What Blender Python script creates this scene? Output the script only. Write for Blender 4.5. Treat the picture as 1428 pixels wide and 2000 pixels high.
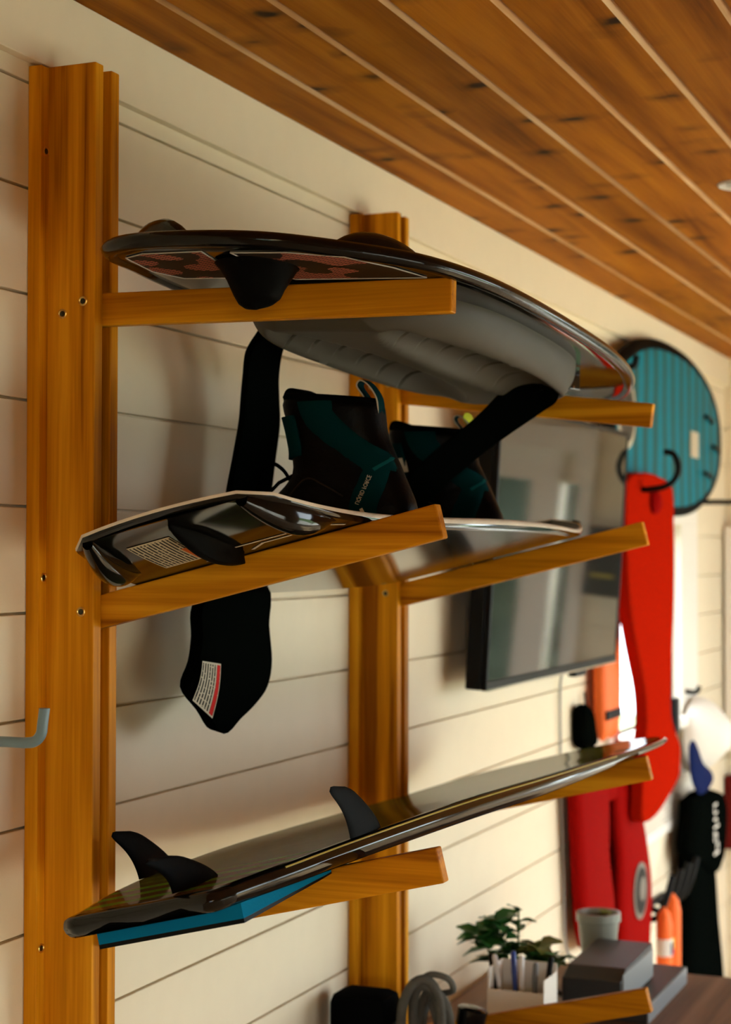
import bpy, bmesh, math, random
from mathutils import Vector, Matrix, noise as mnoise

random.seed(7)
for o in list(bpy.data.objects):
    bpy.data.objects.remove(o)
SC = bpy.context.scene
COL = SC.collection

# ------------------------------------------------------------------ camera
YAW, PITCH, ROLL = 0.39213, 0.02358, 0.001248
CAM = Vector((1.239287, -2.096498, 1.526525))
FWD = Vector((-math.sin(YAW) * math.cos(PITCH), math.cos(YAW) * math.cos(PITCH), math.sin(PITCH)))
R0 = Vector((math.cos(YAW), math.sin(YAW), 0))
U0 = R0.cross(FWD)
RGT = R0 * math.cos(ROLL) + U0 * math.sin(ROLL)
UPV = U0 * math.cos(ROLL) - R0 * math.sin(ROLL)
cd = bpy.data.cameras.new('camera')
cam = bpy.data.objects.new('camera', cd)
COL.objects.link(cam)
M = Matrix.Identity(4)
for i in range(3):
    M[i][0], M[i][1], M[i][2], M[i][3] = RGT[i], UPV[i], -FWD[i], CAM[i]
cam.matrix_world = M
cd.sensor_fit = 'VERTICAL'
cd.sensor_height = 36.0
cd.lens = 61.2
cd.clip_start = 0.05
cd.dof.use_dof = True
cd.dof.focus_distance = 2.08
cd.dof.aperture_fstop = 5.6
SC.camera = cam

# ------------------------------------------------------------------ world, sun, exposure
W = bpy.data.worlds.new('overcast_sky')
SC.world = W
W.use_nodes = True
bg = W.node_tree.nodes['Background']
bg.inputs[0].default_value = (0.94, 1.0, 1.14, 1)
bg.inputs[1].default_value = 5.0
sd = bpy.data.lights.new('sun', 'SUN')
sd.energy = 14.0
sd.angle = math.radians(1.0)
sd.color = (1.0, 0.96, 0.88)
sun = bpy.data.objects.new('sun', sd)
COL.objects.link(sun)
sun.rotation_euler = Vector((0.10, -1.0, -0.62)).to_track_quat('-Z', 'Y').to_euler()
SC.view_settings.view_transform = 'Standard'
SC.view_settings.look = 'None'
SC.view_settings.gamma = 1.0
SC.view_settings.use_curve_mapping = False
SC.view_settings.exposure = 0.94
SC.cycles.use_denoising = True
SC.cycles.max_bounces = 9
SC.cycles.diffuse_bounces = 5
SC.cycles.sample_clamp_indirect = 6.0


def portal(name, loc, size, direction):
    d = bpy.data.lights.new(name, 'AREA')
    d.shape = 'RECTANGLE'
    d.size, d.size_y = size
    d.cycles.is_portal = True
    o = bpy.data.objects.new(name, d)
    COL.objects.link(o)
    o.location = loc
    o.rotation_euler = Vector(direction).to_track_quat('-Z', 'Z').to_euler()


FLOOR, CEIL = -0.14, 2.2545
RX, YB, YE = 3.3, -3.6, 4.41          # right wall, back wall, end wall
DOOR = (0.80, 2.50, FLOOR, 1.83)      # x0 x1 z0 z1 in the end wall
WIN1 = (2.74, 3.56, 1.00, 1.62)       # y0 y1 z0 z1 in the left wall
WR = [(-1.5, 0.5, -0.10, 0.80), (1.3, 4.1, -0.05, 1.95)]   # right wall windows, unseen; the low one is added for fill light
WB = (1.2, 2.3, 0.7, 1.6)            # unseen back wall window added for fill, x0 x1 z0 z1
portal('portal_door', ((DOOR[0] + DOOR[1]) / 2, YE + 0.16, (DOOR[2] + DOOR[3]) / 2), (DOOR[1] - DOOR[0], DOOR[3] - DOOR[2]), (0, -1, 0))
portal('portal_window', (-0.16, (WIN1[0] + WIN1[1]) / 2, (WIN1[2] + WIN1[3]) / 2), (WIN1[1] - WIN1[0], WIN1[3] - WIN1[2]), (1, 0, 0))
for w in WR:
    portal('portal_window', (RX + 0.16, (w[0] + w[1]) / 2, (w[2] + w[3]) / 2), (w[1] - w[0], w[3] - w[2]), (-1, 0, 0))
portal('portal_window', ((WB[0] + WB[1]) / 2, YB - 0.16, (WB[2] + WB[3]) / 2), (WB[1] - WB[0], WB[3] - WB[2]), (0, 1, 0))

# ------------------------------------------------------------------ materials
MATS = {}


def nodes_of(name):
    m = bpy.data.materials.new(name)
    m.use_nodes = True
    nt = m.node_tree
    b = nt.nodes['Principled BSDF']
    MATS[name] = m
    return m, nt, b


def plain(name, col, rough=0.5, metal=0.0, spec=0.3, coat=0.0, bump=0.0, bscale=200.0, var=0.0, sheen=0.0):
    m, nt, b = nodes_of(name)
    b.inputs['Base Color'].default_value = (*col, 1)
    b.inputs['Roughness'].default_value = rough
    b.inputs['Metallic'].default_value = metal
    b.inputs['Specular IOR Level'].default_value = spec
    b.inputs['Coat Weight'].default_value = coat
    b.inputs['Coat Roughness'].default_value = 0.08
    b.inputs['Sheen Weight'].default_value = sheen
    tc = nt.nodes.new('ShaderNodeTexCoord')
    nz = nt.nodes.new('ShaderNodeTexNoise')
    nz.inputs['Scale'].default_value = bscale
    nz.inputs['Detail'].default_value = 3
    nt.links.new(tc.outputs['Object'], nz.inputs['Vector'])
    if var > 0:
        mr = nt.nodes.new('ShaderNodeMapRange')
        mr.inputs['To Min'].default_value = 1 - var
        mr.inputs['To Max'].default_value = 1 + var
        n2 = nt.nodes.new('ShaderNodeTexNoise')
        n2.inputs['Scale'].default_value = bscale * 0.06
        n2.inputs['Detail'].default_value = 4
        nt.links.new(tc.outputs['Object'], n2.inputs['Vector'])
        nt.links.new(n2.outputs['Fac'], mr.inputs['Value'])
        vm = nt.nodes.new('ShaderNodeVectorMath')
        vm.operation = 'SCALE'
        vm.inputs[0].default_value = col
        nt.links.new(mr.outputs[0], vm.inputs['Scale'])
        nt.links.new(vm.outputs[0], b.inputs['Base Color'])
    if bump > 0:
        bp = nt.nodes.new('ShaderNodeBump')
        bp.inputs['Strength'].default_value = bump
        bp.inputs['Distance'].default_value = 0.002
        nt.links.new(nz.outputs['Fac'], bp.inputs['Height'])
        nt.links.new(bp.outputs[0], b.inputs['Normal'])
    return m


def ramp(nt, stops):
    r = nt.nodes.new('ShaderNodeValToRGB')
    e = r.color_ramp.elements
    e[0].position, e[0].color = stops[0][0], (*stops[0][1], 1)
    e[1].position, e[1].color = stops[-1][0], (*stops[-1][1], 1)
    for p, c in stops[1:-1]:
        x = e.new(p)
        x.color = (*c, 1)
    return r


def wood(name, stops, axis, rough=0.42, scale=1.0, knots=0.0, coat=0.0, ring=26.0):
    """grain stretched along a world axis (0 x, 1 y, 2 z), shifted per object"""
    m, nt, b = nodes_of(name)
    L = nt.links.new
    tc = nt.nodes.new('ShaderNodeTexCoord')
    oi = nt.nodes.new('ShaderNodeObjectInfo')
    off = nt.nodes.new('ShaderNodeVectorMath')
    off.operation = 'SCALE'
    off.inputs[0].default_value = (7.3, 9.1, 5.7)
    L(oi.outputs['Random'], off.inputs['Scale'])
    add = nt.nodes.new('ShaderNodeVectorMath')
    add.operation = 'ADD'
    L(tc.outputs['Object'], add.inputs[0])
    L(off.outputs[0], add.inputs[1])
    mp = nt.nodes.new('ShaderNodeMapping')
    s = [ring * scale] * 3
    s[axis] = 1.1 * scale
    mp.inputs['Scale'].default_value = s
    L(add.outputs[0], mp.inputs['Vector'])
    n1 = nt.nodes.new('ShaderNodeTexNoise')
    n1.inputs['Scale'].default_value = 1.0
    n1.inputs['Detail'].default_value = 3
    n1.inputs['Distortion'].default_value = 0.7
    L(mp.outputs[0], n1.inputs['Vector'])
    mp2 = nt.nodes.new('ShaderNodeMapping')
    s2 = [260.0 * scale] * 3
    s2[axis] = 7.0 * scale
    mp2.inputs['Scale'].default_value = s2
    L(add.outputs[0], mp2.inputs['Vector'])
    n2 = nt.nodes.new('ShaderNodeTexNoise')
    n2.inputs['Scale'].default_value = 1.0
    n2.inputs['Detail'].default_value = 2
    L(mp2.outputs[0], n2.inputs['Vector'])
    mx = nt.nodes.new('ShaderNodeMath')
    mx.operation = 'MULTIPLY_ADD'
    mx.inputs[1].default_value = 0.22
    L(n2.outputs['Fac'], mx.inputs[0])
    sb = nt.nodes.new('ShaderNodeMath')
    sb.operation = 'SUBTRACT'
    sb.inputs[1].default_value = 0.11
    L(n1.outputs['Fac'], sb.inputs[0])
    L(sb.outputs[0], mx.inputs[2])
    rp = ramp(nt, stops)
    L(mx.outputs[0], rp.inputs['Fac'])
    col = rp.outputs['Color']
    # board to board tone
    hv = nt.nodes.new('ShaderNodeHueSaturation')
    mr = nt.nodes.new('ShaderNodeMapRange')
    mr.inputs['To Min'].default_value = 0.86
    mr.inputs['To Max'].default_value = 1.12
    L(oi.outputs['Random'], mr.inputs['Value'])
    L(mr.outputs[0], hv.inputs['Value'])
    L(col, hv.inputs['Color'])
    col = hv.outputs['Color']
    if knots > 0:
        mp3 = nt.nodes.new('ShaderNodeMapping')
        s3 = [6.0] * 3
        s3[axis] = 8.0
        mp3.inputs['Scale'].default_value = s3
        L(add.outputs[0], mp3.inputs['Vector'])
        nw = nt.nodes.new('ShaderNodeTexNoise')
        nw.inputs['Scale'].default_value = 2.2
        L(mp3.outputs[0], nw.inputs['Vector'])
        wv = nt.nodes.new('ShaderNodeMix')
        wv.data_type = 'VECTOR'
        wv.inputs['Factor'].default_value = 0.25
        L(mp3.outputs[0], wv.inputs['A'])
        L(nw.outputs['Color'], wv.inputs['B'])
        vo = nt.nodes.new('ShaderNodeTexVoronoi')
        vo.inputs['Scale'].default_value = 1.7
        L(wv.outputs['Result'], vo.inputs['Vector'])
        kr = ramp(nt, [(0.0, (1, 1, 1)), (0.10, (0.95, 0.95, 0.95)), (0.20, (0.35, 0.35, 0.35)), (0.40, (0, 0, 0))])
        L(vo.outputs['Distance'], kr.inputs['Fac'])
        sp = nt.nodes.new('ShaderNodeSeparateColor')
        L(vo.outputs['Color'], sp.inputs[0])
        gt = nt.nodes.new('ShaderNodeMath')
        gt.operation = 'GREATER_THAN'
        gt.inputs[1].default_value = 0.35
        L(sp.outputs[0], gt.inputs[0])
        km = nt.nodes.new('ShaderNodeMath')
        km.operation = 'MULTIPLY'
        L(kr.outputs['Color'], km.inputs[0])
        L(gt.outputs[0], km.inputs[1])
        km2 = nt.nodes.new('ShaderNodeMath')
        km2.operation = 'MULTIPLY'
        km2.inputs[1].default_value = knots
        L(km.outputs[0], km2.inputs[0])
        mc = nt.nodes.new('ShaderNodeMix')
        mc.data_type = 'RGBA'
        mc.inputs['B'].default_value = (0.028, 0.012, 0.004, 1)
        L(km2.outputs[0], mc.inputs['Factor'])
        L(col, mc.inputs['A'])
        col = mc.outputs['Result']
    L(col, b.inputs['Base Color'])
    b.inputs['Roughness'].default_value = rough
    b.inputs['Specular IOR Level'].default_value = 0.05
    b.inputs['Coat Weight'].default_value = coat
    b.inputs['Coat Roughness'].default_value = 0.25
    bp = nt.nodes.new('ShaderNodeBump')
    bp.inputs['Strength'].default_value = 0.25
    bp.inputs['Distance'].default_value = 0.001
    L(mx.outputs[0], bp.inputs['Height'])
    L(bp.outputs[0], b.inputs['Normal'])
    return m


PINE = [(0.33, (0.27, 0.080, 0.002)), (0.43, (0.49, 0.175, 0.003)), (0.54, (0.63, 0.240, 0.005)), (0.66, (0.78, 0.34, 0.012))]
CEDAR = [(0.25, (0.19, 0.055, 0.002)), (0.45, (0.36, 0.118, 0.005)), (0.6, (0.45, 0.158, 0.008)), (0.78, (0.53, 0.205, 0.014))]
pine_z = wood('oiled_pine_upright', PINE, 2)
pine_x = wood('oiled_pine_arm', PINE, 0)
cedar_edge = wood('pale_board_edge', [(0.25, (0.34, 0.15, 0.04)), (0.45, (0.52, 0.27, 0.10)), (0.6, (0.62, 0.37, 0.17)), (0.78, (0.74, 0.52, 0.30))], 1, rough=0.5, ring=8)  # paler tone for the chamfers of the ceiling boards
cedar = wood('stained_knotty_ceiling', CEDAR, 1, rough=0.6, knots=1.0, ring=20)
deskwood = wood('brown_desk_laminate', [(0.3, (0.12, 0.065, 0.036)), (0.5, (0.19, 0.105, 0.06)), (0.75, (0.27, 0.16, 0.095))], 1, rough=0.4)
floorwood = wood('floor_boards', [(0.3, (0.40, 0.27, 0.15)), (0.5, (0.50, 0.36, 0.21)), (0.75, (0.58, 0.44, 0.28))], 1, rough=0.5)
white = plain('cream_wall_paint', (0.83, 0.715, 0.515), 0.6, spec=0.1, bump=0.08, bscale=400, var=0.03)
trimw = plain('white_trim_paint', (0.86, 0.80, 0.70), 0.4)
outer_paint = plain('plaster_paint', (0.36, 0.19, 0.05), 0.8, spec=0.1)
brass = plain('brass', (0.75, 0.52, 0.16), 0.3, 1.0)
dark_metal = plain('dark_screw_metal', (0.05, 0.045, 0.03), 0.35, 0.8)
gloss_black = plain('gloss_black_plastic', (0.004, 0.004, 0.0035), 0.09, spec=0.32)
scuff_black = plain('scuffed_black_plastic', (0.005, 0.0045, 0.004), 0.14, spec=0.2, bump=0.12, bscale=90)
satin_black = plain('satin_black', (0.004, 0.004, 0.0035), 0.5, spec=0.1)
web_black = plain('black_webbing', (0.0018, 0.0024, 0.0018), 1.0, spec=0.0, bump=0.5, bscale=900)
pad_grey = plain('grey_foam_pad', (0.072, 0.062, 0.044), 0.5, spec=0.12, bump=0.06, bscale=500, var=0.05)
leather = plain('black_boot_leather', (0.0018, 0.0014, 0.0010), 0.40, spec=0.055, bump=0.25, bscale=220)
seam_mat = plain('boot_seam', (0.020, 0.015, 0.009), 0.6, spec=0.1)
neop = plain('black_neoprene', (0.002, 0.002, 0.002), 0.95, spec=0.02)
teal_web = plain('dark_teal_fabric', (0.0008, 0.022, 0.024), 0.85, spec=0.02, bump=0.5, bscale=700)
teal_dim = plain('teal_piping', (0.004, 0.07, 0.07), 0.7, spec=0.05)
cream_ink = plain('cream_ink', (0.55, 0.47, 0.34), 0.5)
silver_ink = plain('silver_ink', (0.45, 0.42, 0.37), 0.35)
edge_cream = plain('worn_cream_edge', (0.62, 0.54, 0.42), 0.6, bump=0.6, bscale=160, var=0.35)
yellow_ink = plain('yellow_pinstripe', (0.42, 0.33, 0.06), 0.3)
blue_foam = plain('blue_foam', (0.003, 0.17, 0.31), 0.85, spec=0.03, bump=0.15, bscale=300)
fin_black = plain('black_fin_plastic', (0.003, 0.003, 0.0028), 0.5, spec=0.015, bump=0.15, bscale=120)
hook_grey = plain('grey_rubber_coating', (0.16, 0.24, 0.27), 0.3)
chrome = plain('chrome', (0.75, 0.73, 0.68), 0.12, 1.0)
red_foam = plain('red_vinyl_foam', (0.38, 0.010, 0.002), 0.5, spec=0.0)
red_cloth = plain('red_nylon', (0.27, 0.003, 0.002), 0.7, spec=0.01, bump=0.2, bscale=60)
orange_mat = plain('orange_fabric', (0.95, 0.16, 0.02), 0.6)
cord_grey = plain('grey_cable', (0.32, 0.32, 0.29), 0.5)
tv_black = plain('television_plastic', (0.003, 0.003, 0.003), 0.35, spec=0.1)
green_leaf = plain('green_leaf', (0.03, 0.13, 0.025), 0.45, var=0.3, bscale=300)
olive_leaf = plain('olive_leaf', (0.16, 0.17, 0.03), 0.5)
stem_mat = plain('plant_stem', (0.06, 0.12, 0.03), 0.6)
ceramic = plain('grey_green_ceramic', (0.23, 0.24, 0.20), 0.25)
soil = plain('potting_soil', (0.05, 0.035, 0.02), 0.9)
white_box = plain('white_card', (0.78, 0.72, 0.62), 0.5)
pen_white = plain('white_pen', (0.75, 0.73, 0.70), 0.25)
pen_blue = plain('blue_pen', (0.03, 0.06, 0.28), 0.25)
box_top = plain('dark_box_plastic', (0.03, 0.027, 0.024), 0.42)
box_side = plain('grey_box_side', (0.19, 0.20, 0.20), 0.4)
navy = plain('navy_fabric', (0.006, 0.012, 0.06), 0.8, spec=0.02)
cap_white = plain('white_cap_fabric', (0.78, 0.72, 0.62), 0.85)
yellow_tag = plain('yellow_tag', (0.62, 0.66, 0.03), 0.5)
rope_mat = plain('grey_braided_rope', (0.105, 0.098, 0.080), 0.9, spec=0.05, bump=0.9, bscale=260, var=0.7)
grass = plain('lawn', (0.10, 0.16, 0.05), 0.9)
patio = plain('pale_patio', (0.62, 0.58, 0.50), 0.85)
hedge_m = plain('hedge_leaves', (0.035, 0.05, 0.03), 0.8, var=0.5, bscale=200, bump=1.0)
lamp_white = plain('lamp_ring', (0.75, 0.72, 0.66), 0.35)
lamp_glass = plain('lamp_lens', (0.5, 0.48, 0.44), 0.3)
dark_red = plain('dark_red_paint', (0.10, 0.004, 0.002), 0.5, spec=0.1)
badge_grey = plain('badge_grey', (0.20, 0.17, 0.13), 0.6)

# clear glass: mostly transparent, a little mirror
m, nt, b = nodes_of('window_glass')
tr = nt.nodes.new('ShaderNodeBsdfTransparent')
tr.inputs[0].default_value = (0.94, 0.97, 0.94, 1)
gl = nt.nodes.new('ShaderNodeBsdfGlossy')
gl.inputs['Roughness'].default_value = 0.02
lw = nt.nodes.new('ShaderNodeLayerWeight')
pw = nt.nodes.new('ShaderNodeMath')
pw.operation = 'POWER'
pw.inputs[1].default_value = 5.0
nt.links.new(lw.outputs['Facing'], pw.inputs[0])
fr = nt.nodes.new('ShaderNodeMath')
fr.operation = 'MULTIPLY_ADD'
fr.inputs[1].default_value = 0.8
fr.inputs[2].default_value = 0.04
nt.links.new(pw.outputs[0], fr.inputs[0])
mxs = nt.nodes.new('ShaderNodeMixShader')
nt.links.new(fr.outputs[0], mxs.inputs[0])
nt.links.new(tr.outputs[0], mxs.inputs[1])
nt.links.new(gl.outputs[0], mxs.inputs[2])
nt.links.new(mxs.outputs[0], nt.nodes['Material Output'].inputs[0])
glass = m
# switched-off television glass
screen_m = plain('dark_screen_glass', (0.012, 0.013, 0.010), 0.05, spec=0.5)


def dots_material():
    """red dot print broken by a noise mask"""
    m, nt, b = nodes_of('red_dot_print')
    L = nt.links.new
    tc = nt.nodes.new('ShaderNodeTexCoord')
    mp = nt.nodes.new('ShaderNodeMapping')
    mp.inputs['Scale'].default_value = (150, 150, 1)
    mp.inputs['Rotation'].default_value = (0, 0, 0.5)
    L(tc.outputs['Object'], mp.inputs['Vector'])
    fr = nt.nodes.new('ShaderNodeVectorMath')
    fr.operation = 'FRACTION'
    L(mp.outputs[0], fr.inputs[0])
    sx = nt.nodes.new('ShaderNodeSeparateXYZ')
    L(fr.outputs[0], sx.inputs[0])

    def math_(op, a, b2=None):
        n = nt.nodes.new('ShaderNodeMath')
        n.operation = op
        for i, v in enumerate((a, b2)):
            if v is None:
                continue
            if isinstance(v, (int, float)):
                n.inputs[i].default_value = v
            else:
                L(v, n.inputs[i])
        return n.outputs[0]
    dx = math_('ABSOLUTE', math_('SUBTRACT', sx.outputs[0], 0.5))
    dy = math_('ABSOLUTE', math_('SUBTRACT', sx.outputs[1], 0.5))
    ins = math_('LESS_THAN', math_('ADD', math_('POWER', math_('MULTIPLY', dx, 2.6), 2.0), math_('POWER', math_('MULTIPLY', dy, 2.6), 2.0)), 1.0)
    nz = nt.nodes.new('ShaderNodeTexNoise')
    nz.inputs['Scale'].default_value = 22
    nz.inputs['Detail'].default_value = 0
    L(tc.outputs['Object'], nz.inputs['Vector'])
    msk = math_('GREATER_THAN', nz.outputs['Fac'], 0.47)
    f = math_('MULTIPLY', ins, msk)
    mc = nt.nodes.new('ShaderNodeMix')
    mc.data_type = 'RGBA'
    mc.inputs['A'].default_value = (0.018, 0.013, 0.010, 1)
    mc.inputs['B'].default_value = (0.50, 0.15, 0.10, 1)
    L(f, mc.inputs['Factor'])
    L(mc.outputs['Result'], b.inputs['Base Color'])
    b.inputs['Roughness'].default_value = 0.5
    b.inputs['Specular IOR Level'].default_value = 0.08
    return m


def textlines_material(name, paper, ink, lines, axis_line, axis_run, head=None):
    """printed warning label: rows of broken ink lines, in object space metres"""
    m, nt, b = nodes_of(name)
    L = nt.links.new
    tc = nt.nodes.new('ShaderNodeTexCoord')
    sx = nt.nodes.new('ShaderNodeSeparateXYZ')
    L(tc.outputs['UV'], sx.inputs[0])

    def math_(op, a, b2=None):
        n = nt.nodes.new('ShaderNodeMath')
        n.operation = op
        for i, v in enumerate((a, b2)):
            if v is None:
                continue
            if isinstance(v, (int, float)):
                n.inputs[i].default_value = v
            else:
                L(v, n.inputs[i])
        return n.outputs[0]
    u, v = sx.outputs[0], sx.outputs[1]
    row = math_('MULTIPLY', v, lines)
    fr = math_('FRACT', row)
    inrow = math_('MULTIPLY', math_('GREATER_THAN', fr, 0.28), math_('LESS_THAN', fr, 0.80))
    cb = nt.nodes.new('ShaderNodeCombineXYZ')
    L(math_('MULTIPLY', u, 26.0), cb.inputs[0])
    L(math_('FLOOR', row), cb.inputs[1])
    wn = nt.nodes.new('ShaderNodeTexNoise')
    wn.inputs['Scale'].default_value = 1.0
    wn.inputs['Detail'].default_value = 1
    L(cb.outputs[0], wn.inputs['Vector'])
    word = math_('GREATER_THAN', wn.outputs['Fac'], 0.40)
    mar = math_('MULTIPLY', math_('GREATER_THAN', u, 0.04), math_('LESS_THAN', u, 0.96))
    f = math_('MULTIPLY', math_('MULTIPLY', inrow, word), mar)
    mc = nt.nodes.new('ShaderNodeMix')
    mc.data_type = 'RGBA'
    mc.inputs['A'].default_value = (*paper, 1)
    mc.inputs['B'].default_value = (*ink, 1)
    L(f, mc.inputs['Factor'])
    out = mc.outputs['Result']
    if head:
        hm = nt.nodes.new('ShaderNodeMix')
        hm.data_type = 'RGBA'
        a0, a1, hc, u0, u1 = head
        L(math_('MULTIPLY', math_('MULTIPLY', math_('GREATER_THAN', v, a0), math_('LESS_THAN', v, a1)),
                math_('MULTIPLY', math_('GREATER_THAN', u, u0), math_('LESS_THAN', u, u1))), hm.inputs['Factor'])
        L(out, hm.inputs['A'])
        hm.inputs['B'].default_value = (*hc, 1)
        out = hm.outputs['Result']
    L(out, b.inputs['Base Color'])
    b.inputs['Roughness'].default_value = 0.6
    b.inputs['Specular IOR Level'].default_value = 0.03
    return m


def stripes_material(name, a, bcol, scale, rough, direction, dist=1.2, thr=(0.45, 0.6), coat=0.0, detail=2.0):
    m, nt, b = nodes_of(name)
    L = nt.links.new
    tc = nt.nodes.new('ShaderNodeTexCoord')
    wv = nt.nodes.new('ShaderNodeTexWave')
    wv.bands_direction = direction
    wv.inputs['Scale'].default_value = scale
    wv.inputs['Distortion'].default_value = dist
    wv.inputs['Detail'].default_value = detail
    wv.inputs['Detail Scale'].default_value = 0.6
    L(tc.outputs['Object'], wv.inputs['Vector'])
    rp = ramp(nt, [(thr[0], a), (thr[1], bcol)])
    L(wv.outputs['Fac'], rp.inputs['Fac'])
    L(rp.outputs['Color'], b.inputs['Base Color'])
    b.inputs['Roughness'].default_value = rough
    b.inputs['Coat Weight'].default_value = coat
    b.inputs['Coat Roughness'].default_value = 0.06
    return m


dots = dots_material()
label_cream = textlines_material('wakeboard_warning_print', (0.50, 0.42, 0.27), (0.03, 0.025, 0.02), 12, 0, 1, (0.86, 1.0, (0.55, 0.11, 0.02), 0.45, 1.0))
label_strap = textlines_material('strap_warning_print', (0.50, 0.44, 0.33), (0.03, 0.03, 0.025), 8, 0, 1, (0.80, 0.96, (0.50, 0.015, 0.012), 0.03, 0.97))
surf_top = stripes_material('olive_striped_gloss', (0.11, 0.066, 0.024), (0.09, 0.20, 0.015), 6.5, 0.09, 'Y', 2.4, (0.50, 0.66), coat=0.38)
surf_top.node_tree.nodes['Principled BSDF'].inputs['IOR'].default_value = 1.25
surf_top.node_tree.nodes['Principled BSDF'].inputs['Specular IOR Level'].default_value = 0.0
teal_board = stripes_material('teal_striped_print', (0.001, 0.19, 0.26), (0.025, 0.085, 0.085), 2.6, 0.4, 'Y', 3.0, (0.5, 0.75), detail=4)
teal_board.node_tree.nodes['Principled BSDF'].inputs['Specular IOR Level'].default_value = 0.02


# ------------------------------------------------------------------ mesh helpers
def link(o, parent=None):
    COL.objects.link(o)
    if parent is not None:
        o.parent = parent
    return o


def tag(o, label=None, cat=None, group=None, kind=None):
    if label:
        o['label'] = label
    if cat:
        o['category'] = cat
    if group:
        o['group'] = group
    if kind:
        o['kind'] = kind
    return o


def empty(name, loc, label=None, cat=None, group=None):
    o = bpy.data.objects.new(name, None)
    o.empty_display_size = 0.05
    o.location = loc
    link(o)
    return tag(o, label, cat, group)


def origin(parent):
    v = Vector((0, 0, 0))
    p = parent
    while p is not None:
        v += p.location
        p = p.parent
    return v


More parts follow.
